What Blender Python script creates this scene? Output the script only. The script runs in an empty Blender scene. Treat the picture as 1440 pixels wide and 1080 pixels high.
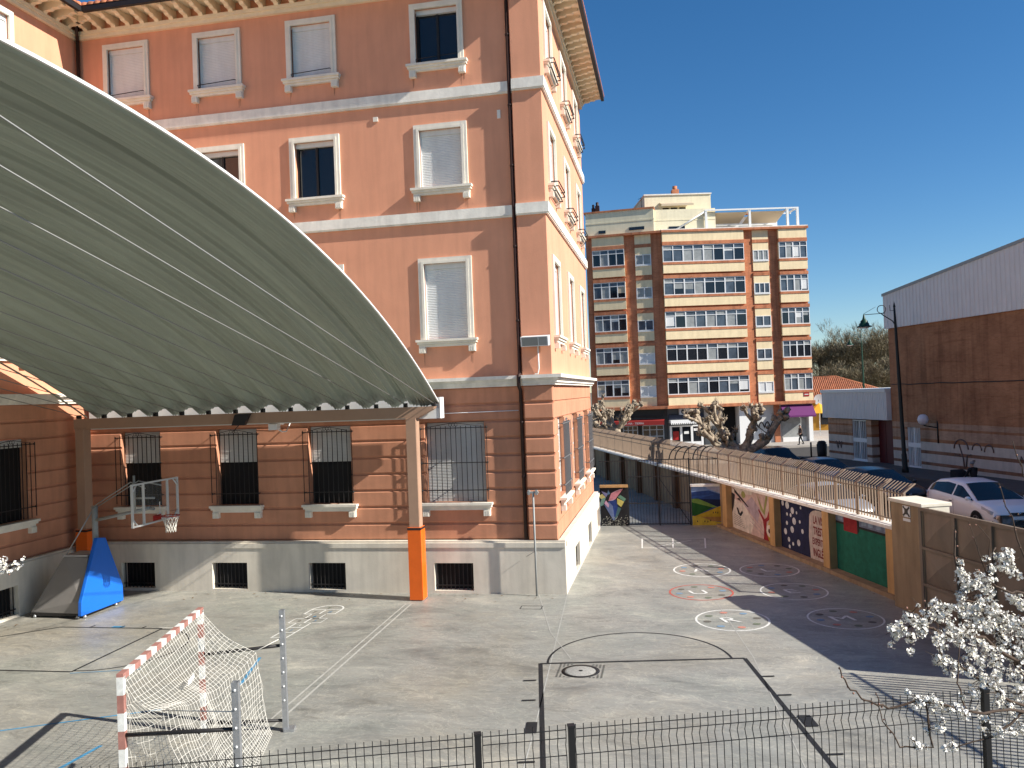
import bpy, bmesh, math, random
from mathutils import Vector, Matrix, noise
random.seed(7)
sc = bpy.context.scene
COL = sc.collection
R = math.radians

# ------------------------------------------------------------------ camera
CAM_LOC = Vector((0, 0, 5.85))
CR = Vector((0.98125379, 0.18895572, -0.03790438))   # camera right
CD = Vector((-0.03968839, 0.00566518, -0.99919605))  # camera down
CF = Vector((-0.18858907, 0.98196927, 0.01305833))   # camera forward
cd = bpy.data.cameras.new("camera"); cam = bpy.data.objects.new("camera", cd); COL.objects.link(cam)
cam.matrix_world = Matrix(((CR.x, -CD.x, -CF.x, 0), (CR.y, -CD.y, -CF.y, 0), (CR.z, -CD.z, -CF.z, 5.85), (0, 0, 0, 1)))
cd.sensor_fit = 'HORIZONTAL'; cd.sensor_width = 36.0; cd.lens = 36.0 * 1150.22 / 1440.0
cd.clip_start = 0.1; cd.clip_end = 6000
sc.camera = cam

def at(px, py, depth):
    return CAM_LOC + (CR * ((px - 720) / 1150.22) + CD * ((py - 540) / 1150.22) + CF) * depth

# ------------------------------------------------------------------ light
SUN = Vector((1.51, -0.26, 1.0)).normalized()
w = bpy.data.worlds.new("World"); sc.world = w; w.use_nodes = True
nt = w.node_tree
sky = nt.nodes.new('ShaderNodeTexSky'); sky.sky_type = 'NISHITA'; sky.sun_disc = False
sky.sun_elevation = math.asin(SUN.z); sky.sun_rotation = math.atan2(SUN.x, SUN.y)
sky.altitude = 700; sky.air_density = 1.0; sky.dust_density = 0.1; sky.ozone_density = 4.0
bg = nt.nodes['Background']; hs_ = nt.nodes.new('ShaderNodeHueSaturation'); hs_.inputs['Saturation'].default_value = 1.24; nt.links.new(sky.outputs[0], hs_.inputs['Color']); nt.links.new(hs_.outputs[0], bg.inputs[0]); bg.inputs[1].default_value = 0.075
sl = bpy.data.lights.new("sun", 'SUN'); sl.energy = 5.0; sl.angle = R(0.5); sl.color = (1.0, 0.95, 0.87)
so = bpy.data.objects.new("sun", sl); COL.objects.link(so); so.rotation_euler = SUN.to_track_quat('Z', 'Y').to_euler()
so.location = (30, -5, 40)
sc.view_settings.view_transform = 'Standard'; sc.view_settings.look = 'None'
sc.view_settings.exposure = 0.78; sc.view_settings.gamma = 1.0
sc.cycles.max_bounces = 7; sc.cycles.diffuse_bounces = 4; sc.cycles.glossy_bounces = 3

# ------------------------------------------------------------------ materials
MATS = {}
def mat(name, col, rough=0.8, var=0.0, scale=4.0, bump=0.0, bscale=40.0, metal=0.0, spec=0.3,
        col2=None, stretch=(1, 1, 1), streak=0.0, alpha=1.0, detail=6, sub=None):
    if name in MATS: return MATS[name]
    m = bpy.data.materials.new(name); m.use_nodes = True
    t = m.node_tree; b = t.nodes['Principled BSDF']
    b.inputs['Roughness'].default_value = rough; b.inputs['Metallic'].default_value = metal
    b.inputs['Specular IOR Level'].default_value = spec
    b.inputs['Base Color'].default_value = (*col, 1)
    if alpha < 1: b.inputs['Alpha'].default_value = alpha
    g = None
    if var or bump or streak or col2:
        g = t.nodes.new('ShaderNodeNewGeometry')
    cur = None
    if var or col2:
        mp = t.nodes.new('ShaderNodeMapping'); mp.inputs['Scale'].default_value = stretch
        t.links.new(g.outputs['Position'], mp.inputs['Vector'])
        n = t.nodes.new('ShaderNodeTexNoise'); n.inputs['Scale'].default_value = scale
        n.inputs['Detail'].default_value = detail; n.inputs['Roughness'].default_value = 0.62
        n.inputs['Distortion'].default_value = 0.4
        t.links.new(mp.outputs[0], n.inputs['Vector'])
        cr = t.nodes.new('ShaderNodeValToRGB')
        c2 = col2 or col
        lo = [max(0, c * (1 - var)) for c in col]; hi = [min(1, c * (1 + var)) for c in c2]
        cr.color_ramp.elements[0].position = 0.3; cr.color_ramp.elements[0].color = (*lo, 1)
        cr.color_ramp.elements[1].position = 0.7; cr.color_ramp.elements[1].color = (*hi, 1)
        t.links.new(n.outputs[0], cr.inputs[0]); cur = cr.outputs[0]
    if streak:
        mp2 = t.nodes.new('ShaderNodeMapping'); mp2.inputs['Scale'].default_value = (2.2, 2.2, 0.25)
        t.links.new(g.outputs['Position'], mp2.inputs['Vector'])
        n2 = t.nodes.new('ShaderNodeTexNoise'); n2.inputs['Scale'].default_value = 2.0; n2.inputs['Detail'].default_value = 8
        t.links.new(mp2.outputs[0], n2.inputs['Vector'])
        r2 = t.nodes.new('ShaderNodeValToRGB')
        r2.color_ramp.elements[0].position = 0.34; r2.color_ramp.elements[0].color = (1 - streak, 1 - streak, 1 - streak, 1)
        r2.color_ramp.elements[1].position = 0.6; r2.color_ramp.elements[1].color = (1, 1, 1, 1)
        t.links.new(n2.outputs[0], r2.inputs[0])
        mx = t.nodes.new('ShaderNodeMix'); mx.data_type = 'RGBA'; mx.blend_type = 'MULTIPLY'; mx.inputs[0].default_value = 1
        if cur is None: mx.inputs[6].default_value = (*col, 1)
        else: t.links.new(cur, mx.inputs[6])
        t.links.new(r2.outputs[0], mx.inputs[7]); cur = mx.outputs[2]
    if cur is not None: t.links.new(cur, b.inputs['Base Color'])
    if bump:
        n3 = t.nodes.new('ShaderNodeTexNoise'); n3.inputs['Scale'].default_value = bscale; n3.inputs['Detail'].default_value = 5
        t.links.new(g.outputs['Position'], n3.inputs['Vector'])
        bp = t.nodes.new('ShaderNodeBump'); bp.inputs['Strength'].default_value = bump; bp.inputs['Distance'].default_value = 0.02
        t.links.new(n3.outputs[0], bp.inputs['Height']); t.links.new(bp.outputs[0], b.inputs['Normal'])
    MATS[name] = m
    return m

def brick_mat(name, c1, c2, mortar, scale, rot):
    m = bpy.data.materials.new(name); m.use_nodes = True
    t = m.node_tree; b = t.nodes['Principled BSDF']; b.inputs['Roughness'].default_value = 0.9
    b.inputs['Specular IOR Level'].default_value = 0.2
    g = t.nodes.new('ShaderNodeNewGeometry')
    mp = t.nodes.new('ShaderNodeMapping'); mp.inputs['Rotation'].default_value = rot
    t.links.new(g.outputs['Position'], mp.inputs['Vector'])
    sp = t.nodes.new('ShaderNodeSeparateXYZ'); cb = t.nodes.new('ShaderNodeCombineXYZ')
    t.links.new(mp.outputs[0], sp.inputs[0]); t.links.new(sp.outputs[0], cb.inputs[0]); t.links.new(sp.outputs[2], cb.inputs[1])
    br = t.nodes.new('ShaderNodeTexBrick'); br.inputs['Scale'].default_value = scale
    br.inputs['Color1'].default_value = (*c1, 1); br.inputs['Color2'].default_value = (*c2, 1); br.inputs['Mortar'].default_value = (*mortar, 1)
    br.inputs['Mortar Size'].default_value = 0.012; br.inputs['Bias'].default_value = 0.0
    br.inputs['Brick Width'].default_value = 0.5; br.inputs['Row Height'].default_value = 0.16
    t.links.new(cb.outputs[0], br.inputs['Vector'])
    n = t.nodes.new('ShaderNodeTexNoise'); n.inputs['Scale'].default_value = 0.8; n.inputs['Detail'].default_value = 8
    t.links.new(g.outputs['Position'], n.inputs['Vector'])
    r = t.nodes.new('ShaderNodeValToRGB')
    r.color_ramp.elements[0].position = 0.3; r.color_ramp.elements[0].color = (0.72, 0.7, 0.7, 1)
    r.color_ramp.elements[1].position = 0.7; r.color_ramp.elements[1].color = (1.1, 1.1, 1.1, 1)
    t.links.new(n.outputs[0], r.inputs[0])
    mx = t.nodes.new('ShaderNodeMix'); mx.data_type = 'RGBA'; mx.blend_type = 'MULTIPLY'; mx.inputs[0].default_value = 1
    t.links.new(br.outputs[0], mx.inputs[6]); t.links.new(r.outputs[0], mx.inputs[7])
    last = mx.outputs[2]
    for st, sc2, stops in (((2.4, 2.4, .18), 1.1, [(.34, (.72, .7, .7)), (.5, (1, 1, 1)), (.66, (1, 1, 1)), (.74, (1.3, 1.3, 1.32))]), ((.25, .25, 2.6), 1.3, [(.3, (.74, .72, .7)), (.42, (1, 1, 1)), (1.0, (1, 1, 1))])):
        m2 = t.nodes.new('ShaderNodeMapping'); m2.inputs['Scale'].default_value = st; t.links.new(g.outputs['Position'], m2.inputs['Vector'])
        n2 = t.nodes.new('ShaderNodeTexNoise'); n2.inputs['Scale'].default_value = sc2; n2.inputs['Detail'].default_value = 9; n2.inputs['Distortion'].default_value = .8; t.links.new(m2.outputs[0], n2.inputs['Vector'])
        r2 = t.nodes.new('ShaderNodeValToRGB'); e = r2.color_ramp.elements; e[0].position, e[0].color = stops[0][0], (*stops[0][1], 1); e[1].position, e[1].color = stops[-1][0], (*stops[-1][1], 1)
        for p, c in stops[1:-1]: q = e.new(p); q.color = (*c, 1)
        t.links.new(n2.outputs[0], r2.inputs[0]); x2 = t.nodes.new('ShaderNodeMix'); x2.data_type = 'RGBA'; x2.blend_type = 'MULTIPLY'; x2.inputs[0].default_value = .85
        t.links.new(last, x2.inputs[6]); t.links.new(r2.outputs[0], x2.inputs[7]); last = x2.outputs[2]
    t.links.new(last, b.inputs['Base Color'])
    MATS[name] = m
    return m

def ground_mat(name):
    m = bpy.data.materials.new(name); m.use_nodes = True
    t = m.node_tree; b = t.nodes['Principled BSDF']
    L = t.links.new
    g = t.nodes.new('ShaderNodeNewGeometry')
    def nz(scale, st, detail=8, dist=0.8, rough=0.62):
        mp = t.nodes.new('ShaderNodeMapping'); mp.inputs['Scale'].default_value = st; mp.inputs['Rotation'].default_value = (0, 0, R(12))
        L(g.outputs['Position'], mp.inputs['Vector'])
        n = t.nodes.new('ShaderNodeTexNoise'); n.inputs['Scale'].default_value = scale; n.inputs['Detail'].default_value = detail
        n.inputs['Distortion'].default_value = dist; n.inputs['Roughness'].default_value = rough
        L(mp.outputs[0], n.inputs['Vector']); return n
    def ramp(n, stops):
        r = t.nodes.new('ShaderNodeValToRGB'); e = r.color_ramp.elements
        e[0].position, e[0].color = stops[0][0], (*stops[0][1], 1); e[1].position, e[1].color = stops[-1][0], (*stops[-1][1], 1)
        for p, c in stops[1:-1]:
            q = e.new(p); q.color = (*c, 1)
        L(n.outputs[0], r.inputs[0]); return r
    def mul(a, bb, fac=1.0, mode='MULTIPLY'):
        x = t.nodes.new('ShaderNodeMix'); x.data_type = 'RGBA'; x.blend_type = mode; x.inputs[0].default_value = fac
        L(a, x.inputs[6]); L(bb, x.inputs[7]); return x.outputs[2]
    base = ramp(nz(0.42, (0.8, 1.3, 1), 9, 1.2), [(0.30, (0.185, 0.183, 0.166)), (0.43, (0.27, 0.266, 0.239)), (0.57, (0.315, 0.309, 0.276)), (0.72, (0.44, 0.42, 0.36))])
    tint = ramp(nz(0.22, (1, 1, 1), 5, 0.5), [(0.3, (0.93, 0.985, 0.97)), (0.5, (1, 1, 1)), (0.7, (1.06, 1.0, 0.92))])
    c = mul(base.outputs[0], tint.outputs[0])
    streak = ramp(nz(1.7, (0.5, 1.5, 1), 10, 2.2, 0.7), [(0.30, (0.70, 0.70, 0.69)), (0.46, (0.97, 0.97, 0.97)), (0.6, (1.0, 1.0, 1.0)), (0.7, (1.42, 1.38, 1.3))])
    c = mul(c, streak.outputs[0])
    vein = ramp(nz(1.15, (0.7, 1.25, 1), 11, 3.4, 0.66), [(0.40, (1, 1, 1)), (0.475, (0.97, 0.97, 0.97)), (0.497, (1.36, 1.33, 1.26)), (0.515, (0.98, 0.98, 0.98)), (0.56, (0.92, 0.92, 0.92)), (0.64, (1, 1, 1))])
    c = mul(c, vein.outputs[0])
    fine = ramp(nz(14, (1, 1, 1), 6, 0.2, 0.7), [(0.3, (0.9, 0.9, 0.9)), (0.7, (1.08, 1.08, 1.08))])
    c = mul(c, fine.outputs[0])
    spots = ramp(nz(5.5, (1, 1, 1), 2, 0.0, 0.4), [(0.2, (0.68, 0.68, 0.68)), (0.27, (1, 1, 1)), (1.0, (1, 1, 1))])
    c = mul(c, spots.outputs[0])
    L(c, b.inputs['Base Color'])
    rr = t.nodes.new('ShaderNodeMapRange'); rr.inputs[1].default_value = 0.3; rr.inputs[2].default_value = 0.7
    rr.inputs[3].default_value = 0.34; rr.inputs[4].default_value = 0.6
    L(nz(0.5, (1, 1, 1), 6).outputs[0], rr.inputs[0]); L(rr.outputs[0], b.inputs['Roughness'])
    b.inputs['Specular IOR Level'].default_value = 0.4
    bp = t.nodes.new('ShaderNodeBump'); bp.inputs['Strength'].default_value = 0.12; bp.inputs['Distance'].default_value = 0.01
    L(nz(9, (1, 1, 1), 6).outputs[0], bp.inputs['Height']); L(bp.outputs[0], b.inputs['Normal'])
    MATS[name] = m; return m

M = {}
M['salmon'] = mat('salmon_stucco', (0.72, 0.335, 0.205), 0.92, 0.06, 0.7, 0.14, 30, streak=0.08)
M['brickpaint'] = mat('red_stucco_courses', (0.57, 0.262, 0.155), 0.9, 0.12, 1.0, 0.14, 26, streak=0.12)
M['cream'] = mat('cream_stone_trim', (0.80, 0.745, 0.635), 0.85, 0.07, 2.5, 0.15, 30, streak=0.08)
M['belt'] = mat('weathered_belt_course', (0.84, 0.80, 0.71), 0.88, 0.1, 3.0, 0.2, 22, streak=0.14)
M['plinth'] = mat('plinth_render', (0.72, 0.655, 0.545), 0.9, 0.1, 0.9, 0.12, 24, streak=0.13)
M['shutter'] = mat('white_roller_shutter', (0.70, 0.70, 0.68), 0.55, 0.05, 1.5, streak=0.08)
M['greyshutter'] = mat('grey_roller_shutter', (0.52, 0.52, 0.5), 0.6, 0.06, 1.5, streak=0.1)
M['glass'] = mat('dark_window_glass', (0.012, 0.014, 0.018), 0.06, spec=0.6)
M['black'] = mat('dark_interior', (0.008, 0.008, 0.009), 0.7)
M['iron'] = mat('dark_iron', (0.022, 0.02, 0.02), 0.5, 0.2, 20)
M['sunlitiron'] = mat('sunlit_grey_iron', (0.15, 0.15, 0.155), 0.6)  # paler copy of dark iron, sunlight put into the side grille colour
M['pipe'] = mat('brown_drainpipe', (0.035, 0.018, 0.015), 0.5, 0.2, 6)
M['gutterdark'] = mat('dark_gutter', (0.02, 0.018, 0.018), 0.45)
M['tile'] = mat('clay_roof_tiles', (0.40, 0.15, 0.075), 0.9, 0.4, 3.0, 0.2, 20)
M['soffit'] = mat('cream_soffit', (0.80, 0.68, 0.49), 0.85, 0.08, 3)
M['canopy'] = mat('galvanised_canopy_sheet', (0.34, 0.385, 0.325), 0.5, 0.16, 0.5, metal=0.15, spec=0.4, stretch=(2.5, 0.3, 1))
M['whitemetal'] = mat('white_painted_metal', (0.78, 0.78, 0.76), 0.4)
M['greywhite'] = mat('dull_white_frame', (0.56, 0.56, 0.54), 0.5)
M['rod'] = mat('steel_rod', (0.24, 0.24, 0.23), 0.5)
M['tan'] = mat('tan_painted_steel', (0.40, 0.25, 0.17), 0.6, 0.06, 2)
M['galv'] = mat('galvanised_steel', (0.42, 0.43, 0.44), 0.42, 0.12, 9, metal=0.7)
M['greysteel'] = mat('grey_painted_steel', (0.30, 0.31, 0.30), 0.5, 0.06, 6)
M['orange'] = mat('orange_vinyl_pad', (0.80, 0.135, 0.01), 0.45, 0.06, 3, spec=0.4)
M['blue'] = mat('blue_vinyl_pad', (0.008, 0.135, 0.60), 0.42, 0.05, 2, spec=0.4)
M['cartgrey'] = mat('grey_vinyl_pad', (0.235, 0.22, 0.205), 0.6, 0.05, 2)
M['net'] = mat('white_net_cord', (0.70, 0.67, 0.60), 0.8)
M['red'] = mat('red_enamel', (0.36, 0.02, 0.018), 0.45)
M['goalred'] = mat('faded_red_paint', (0.345, 0.16, 0.13), 0.65, 0.2, 6)
M['concrete'] = ground_mat('courtyard_concrete')
M['blackline'] = mat('black_line_paint', (0.02, 0.02, 0.021), 0.6, 0.3, 12)
M['whiteline'] = mat('white_line_paint', (0.66, 0.66, 0.62), 0.7, 0.18, 10)
M['faintline'] = mat('faded_line_paint', (0.42, 0.41, 0.37), 0.8, 0.15, 6)
M['blueline'] = mat('blue_line_paint', (0.07, 0.25, 0.42), 0.7, 0.3, 5)
M['redline'] = mat('red_line_paint', (0.42, 0.1, 0.075), 0.75, 0.3, 8)
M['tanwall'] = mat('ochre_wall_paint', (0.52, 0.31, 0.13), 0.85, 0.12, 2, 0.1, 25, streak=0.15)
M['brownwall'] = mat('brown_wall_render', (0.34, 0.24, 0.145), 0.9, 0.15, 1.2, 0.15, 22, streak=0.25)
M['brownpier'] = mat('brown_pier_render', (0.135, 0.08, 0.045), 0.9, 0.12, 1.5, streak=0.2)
M['coping'] = mat('pale_stone_coping', (0.76, 0.72, 0.65), 0.9, 0.15, 4, 0.2, 20)
M['picket'] = mat('beige_steel_picket', (0.31, 0.225, 0.16), 0.6, 0.1, 3)
M['gatebrown'] = mat('brown_sheet_metal', (0.205, 0.155, 0.11), 0.55, 0.14, 1.4, spec=0.35, streak=0.15)
M['pillarwhite'] = mat('pale_cap_sunlit_side', (0.70, 0.64, 0.52), 0.9, 0.1, 3, 0.2, 20)  # pillar cap, also paints the sunlit side of the shaft
M['pillarbrown'] = mat('ochre_pillar_render', (0.33, 0.235, 0.14), 0.9, 0.12, 1.2, 0.15, 22, streak=0.2)
M['asphalt'] = mat('street_asphalt', (0.06, 0.055, 0.05), 0.9, 0.15, 2.0, 0.2, 40)
M['paving'] = mat('pale_paving', (0.36, 0.33, 0.29), 0.9, 0.12, 1.5, 0.1, 20)
M['paving2'] = mat('grey_paving', (0.12, 0.108, 0.098), 0.9, 0.12, 1.5, 0.1, 20)
M['earth'] = mat('distant_earth', (0.16, 0.14, 0.1), 0.95, 0.25, 0.2)
M['apcream'] = mat('cream_facade_panel', (0.86, 0.69, 0.43), 0.9, 0.07, 1.2, streak=0.1)
M['penthouse'] = mat('pale_cream_render', (0.78, 0.70, 0.5), 0.9, 0.06, 1, streak=0.08)
ANG1 = math.atan2(0.221, 0.975)
M['brick'] = brick_mat('apartment_brick', (0.60, 0.21, 0.095), (0.5, 0.165, 0.075), (0.54, 0.34, 0.22), 2.0, (0, 0, -ANG1))
HANG = math.atan2(0.9502, -0.3115)
M['hallbrick'] = brick_mat('hall_brick', (0.44, 0.20, 0.098), (0.36, 0.16, 0.078), (0.37, 0.21, 0.13), 2.2, (0, 0, -HANG))
M['hallbrick2'] = brick_mat('hall_brown_brick_band', (0.33, 0.155, 0.09), (0.27, 0.125, 0.075), (0.3, 0.19, 0.13), 2.2, (0, 0, -HANG))
M['hallbrick3'] = brick_mat('hall_tan_brick_band', (0.52, 0.33, 0.22), (0.45, 0.27, 0.18), (0.45, 0.31, 0.22), 2.2, (0, 0, -HANG))
M['hallstone'] = mat('hall_cream_block', (0.60, 0.50, 0.42), 0.9, 0.1, 2, streak=0.12)
M['clad'] = mat('white_ribbed_cladding', (0.72, 0.68, 0.65), 0.5, 0.04, 1, streak=0.06)
M['cladtop'] = mat('cladding_cap', (0.72, 0.71, 0.68), 0.5)
M['alu'] = mat('white_aluminium', (0.74, 0.74, 0.73), 0.45)
M['maroon'] = mat('maroon_door', (0.1, 0.012, 0.014), 0.5)
M['bark'] = mat('pale_plane_bark', (0.36, 0.29, 0.21), 0.95, 0.6, 5.5, 0.7, 16, streak=.35)
M['barkdark'] = mat('dark_twig_bark', (0.075, 0.05, 0.035), 0.85, 0.3, 20)
M['twig'] = mat('winter_twigs', (0.25, 0.19, 0.135), 0.9, 0.3, 1.0, col2=(0.22, 0.19, 0.11))
M['petal'] = mat('white_blossom_petal', (0.86, 0.83, 0.77), 0.7, 0.06, 30)
M['stamen'] = mat('blossom_centre', (0.42, 0.36, 0.12), 0.8)
M['bud'] = mat('pink_brown_bud', (0.32, 0.17, 0.12), 0.8)
M['wire'] = mat('black_fence_wire', (0.016, 0.016, 0.017), 0.45)
M['lampgreen'] = mat('green_cast_iron', (0.012, 0.05, 0.03), 0.4)
M['lampblack'] = mat('black_cast_iron', (0.012, 0.014, 0.014), 0.45)
M['globe'] = mat('frosted_globe', (0.72, 0.70, 0.75), 0.3)
M['tyre'] = mat('tyre_rubber', (0.012, 0.012, 0.012), 0.8)
M['rim'] = mat('alloy_rim', (0.22, 0.22, 0.23), 0.3, metal=0.6)
M['carglass'] = mat('car_glass', (0.012, 0.014, 0.016), 0.08, spec=0.28)
M['headlight'] = mat('headlight_lens', (0.55, 0.56, 0.6), 0.08, spec=0.9)
M['plate'] = mat('number_plate_white', (0.6, 0.6, 0.6), 0.5)
M['chrome'] = mat('chrome_trim', (0.6, 0.6, 0.6), 0.15, metal=1.0)
M['plasticdark'] = mat('dark_plastic', (0.02, 0.02, 0.021), 0.5)
M['skin'] = mat('skin', (0.48, 0.27, 0.19), 0.6)
M['coat'] = mat('dark_coat', (0.02, 0.02, 0.023), 0.85)
M['jacket'] = mat('brown_jacket', (0.12, 0.08, 0.06), 0.85)
M['trousers'] = mat('dark_trousers', (0.014, 0.014, 0.017), 0.85)
M['greyhair'] = mat('grey_hair', (0.27, 0.27, 0.27), 0.8)
M['sign'] = mat('sign_white', (0.7, 0.7, 0.68), 0.5)
M['purple'] = mat('purple_awning', (0.13, 0.022, 0.12), 0.7)
M['redawn'] = mat('red_awning', (0.33, 0.03, 0.025), 0.7)
M['awntan'] = mat('tan_awning_cloth', (0.52, 0.42, 0.3), 0.85)
M['shopgrey'] = mat('dark_shop_cladding', (0.055, 0.06, 0.065), 0.6)
M['curtain'] = mat('curtain_behind_glass', (0.30, 0.31, 0.30), 0.25, 0.2, 2.0)
M['winblue'] = mat('reflecting_glass', (0.075, 0.095, 0.12), 0.12, 0.4, 1.2, spec=0.5)
M['yellow'] = mat('yellow_wall', (0.52, 0.27, 0.04), 0.85)
M['parasol'] = mat('yellow_parasol', (0.68, 0.40, 0.04), 0.8)
M['tin'] = mat('grey_tin', (0.42, 0.42, 0.42), 0.5)
M['graf'] = mat('black_spray_paint', (0.025, 0.02, 0.02), 0.7)
M['grafgrey'] = mat('grey_spray_paint', (0.14, 0.1, 0.09), 0.7)

# ------------------------------------------------------------------ object helpers
def thing(name, label, cat, loc=(0, 0, 0), rz=0.0, group=None):
    o = bpy.data.objects.new(name, None); COL.objects.link(o)
    o.location = loc; o.rotation_euler = (0, 0, rz); o.empty_display_size = 0.2
    o['label'] = label; o['category'] = cat
    if group: o['group'] = group
    return o

def tag(o, label=None, cat=None, group=None, kind=None):
    if label: o['label'] = label
    if cat: o['category'] = cat
    if group: o['group'] = group
    if kind: o['kind'] = kind
    return o

class Fr:                                   # local frame: s along, d outwards, z up
    def __init__(s, o, sdir, ndir):
        s.o = Vector(o); s.s = Vector((*sdir, 0)).normalized(); s.n = Vector((*ndir, 0)).normalized()
    def __call__(s, a, d, z): return s.o + s.s * a + s.n * d + Vector((0, 0, z))
    def sh(s, d): return Fr(s.o + s.n * d, s.s[:2], s.n[:2])

def ID(x, y, z): return Vector((x, y, z))

class MB:
    def __init__(s): s.v = []; s.f = []; s.mi = []; s.sm = []; s.mats = []; s.cur = 0; s.smooth = False
    def use(s, m):
        if m not in s.mats: s.mats.append(m)
        s.cur = s.mats.index(m); return s
    def face(s, pts):
        n = len(s.v); s.v += [Vector(p) for p in pts]; s.f.append(tuple(range(n, n + len(pts)))); s.mi.append(s.cur); s.sm.append(False); return s
    def mesh(s, vs, fs, smooth=False):
        n = len(s.v); s.v += [Vector(p) for p in vs]
        for f in fs: s.f.append(tuple(i + n for i in f)); s.mi.append(s.cur); s.sm.append(smooth)
        return s
    def box(s, F, a0, a1, d0, d1, z0, z1):
        p = [F(a, d, z) for z in (z0, z1) for d in (d0, d1) for a in (a0, a1)]
        return s.mesh(p, [(0, 1, 3, 2), (4, 6, 7, 5), (0, 4, 5, 1), (2, 3, 7, 6), (0, 2, 6, 4), (1, 5, 7, 3)])
    def cbox(s, F, a0, a1, d0, d1, z0, z1, c):   # front face chamfered
        p = [F(a0, d0, z0), F(a1, d0, z0), F(a1, d0, z1), F(a0, d0, z1),
             F(a0, d1 - c, z0), F(a1, d1 - c, z0), F(a1, d1 - c, z1), F(a0, d1 - c, z1),
             F(a0 + c, d1, z0 + c), F(a1 - c, d1, z0 + c), F(a1 - c, d1, z1 - c), F(a0 + c, d1, z1 - c)]
        fs = [(0, 3, 2, 1)]
        for k in range(4):
            j = (k + 1) % 4; fs += [(k, j, j + 4, k + 4), (k + 4, j + 4, j + 8, k + 8)]
        return s.mesh(p, fs + [(8, 9, 10, 11)])
    def tube(s, pts, r, n=6, cap=True, smooth=True):
        pts = [Vector(p) for p in pts]; rs = r if isinstance(r, (list, tuple)) else [r] * len(pts)
        vs = []; fs = []; prev = None
        for i, p in enumerate(pts):
            t = (pts[min(i + 1, len(pts) - 1)] - pts[max(i - 1, 0)])
            t = t.normalized() if t.length > 1e-9 else Vector((0, 0, 1))
            if prev is None:
                a = Vector((0, 0, 1)) if abs(t.z) < 0.9 else Vector((1, 0, 0))
                x = t.cross(a).normalized()
            else:
                x = prev - t * prev.dot(t); x = x.normalized() if x.length > 1e-6 else t.orthogonal().normalized()
            prev = x; y = t.cross(x)
            for k in range(n):
                q = 2 * math.pi * k / n; vs.append(p + (x * math.cos(q) + y * math.sin(q)) * rs[i])
        for i in range(len(pts) - 1):
            for k in range(n):
                j = (k + 1) % n; fs.append((i * n + k, i * n + j, (i + 1) * n + j, (i + 1) * n + k))
        if cap: fs += [tuple(range(n - 1, -1, -1)), tuple(range((len(pts) - 1) * n, len(pts) * n))]
        return s.mesh(vs, fs, smooth)
    def lathe(s, c, prof, n=16, smooth=True):
        c = Vector(c); vs = []; fs = []
        for r, z in prof:
            for k in range(n):
                q = 2 * math.pi * k / n; vs.append(c + Vector((r * math.cos(q), r * math.sin(q), z)))
        for i in range(len(prof) - 1):
            for k in range(n):
                j = (k + 1) % n; fs.append((i * n + k, i * n + j, (i + 1) * n + j, (i + 1) * n + k))
        return s.mesh(vs, fs, smooth)
    def blob(s, c, r, sub=1, amp=0.2, sc_=(1, 1, 1)):
        bm = bmesh.new(); bmesh.ops.create_icosphere(bm, subdivisions=sub, radius=1)
        c = Vector(c); vs = []
        for v in bm.verts:
            k = 1 + amp * noise.noise(v.co * 1.7 + c * 3.1); vs.append(c + Vector((v.co.x * sc_[0], v.co.y * sc_[1], v.co.z * sc_[2])) * r * k)
        fs = [tuple(v.index for v in f.verts) for f in bm.faces]; bm.free()
        return s.mesh(vs, fs, True)
    def hull(s, pts):
        bm = bmesh.new()
        for p in pts: bm.verts.new(p)
        bmesh.ops.convex_hull(bm, input=bm.verts); bmesh.ops.dissolve_limit(bm, angle_limit=0.02, verts=bm.verts, edges=bm.edges)
        bm.verts.index_update()
        vs = [v.co.copy() for v in bm.verts]; fs = [tuple(v.index for v in f.verts) for f in bm.faces]; bm.free()
        return s.mesh(vs, fs)
    def strip(s, pts, wd, z, closed=False):      # flat painted line on the ground
        pts = [Vector((p[0], p[1])) for p in pts]; n = len(pts); L = []; Rr = []
        for i in range(n):
            if closed: t = pts[(i + 1) % n] - pts[i - 1]
            else: t = pts[min(i + 1, n - 1)] - pts[max(i - 1, 0)]
            t.normalize(); o = Vector((-t.y, t.x)) * wd / 2
            L.append(pts[i] + o); Rr.append(pts[i] - o)
        for i in range(n if closed else n - 1):
            j = (i + 1) % n
            s.face([(Rr[i].x, Rr[i].y, z), (Rr[j].x, Rr[j].y, z), (L[j].x, L[j].y, z), (L[i].x, L[i].y, z)])
        return s
    def poly(s, F, pts, d): return s.face([F(a, d, z) for a, z in pts])
    def text(s, fn, body, size, bold=0.0):                 # fn maps flat text coords to 3-D
        cu = bpy.data.curves.new('lettering', 'FONT'); cu.body = body; cu.size = size; cu.align_x = 'CENTER'; cu.offset = bold * size
        o = bpy.data.objects.new('lettering', cu); COL.objects.link(o)
        me = bpy.data.meshes.new_from_object(o)
        s.mesh([fn(v.co.x, v.co.y) for v in me.vertices], [tuple(p.vertices) for p in me.polygons])
        bpy.data.objects.remove(o); bpy.data.curves.remove(cu); bpy.data.meshes.remove(me)
        return s
    def build(s, name, m=None, parent=None, local=False, bevel=0.0, recalc=True):
        me = bpy.data.meshes.new(name)
        off = Vector((0, 0, 0))
        if parent is not None and not local:
            p = parent
            while p is not None: off += p.location; p = p.parent
        o = bpy.data.objects.new(name, me); COL.objects.link(o)
        if parent is None and not local and s.v and m != 'world':
            off = Vector((sum(v.x for v in s.v) / len(s.v), sum(v.y for v in s.v) / len(s.v), min(v.z for v in s.v))); o.location = off
        me.from_pydata([tuple(v - off) for v in s.v], [], s.f)
        ms = s.mats if s.mats else [m]
        for x in ms: me.materials.append(x)
        if s.mats: me.polygons.foreach_set('material_index', s.mi)
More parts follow.
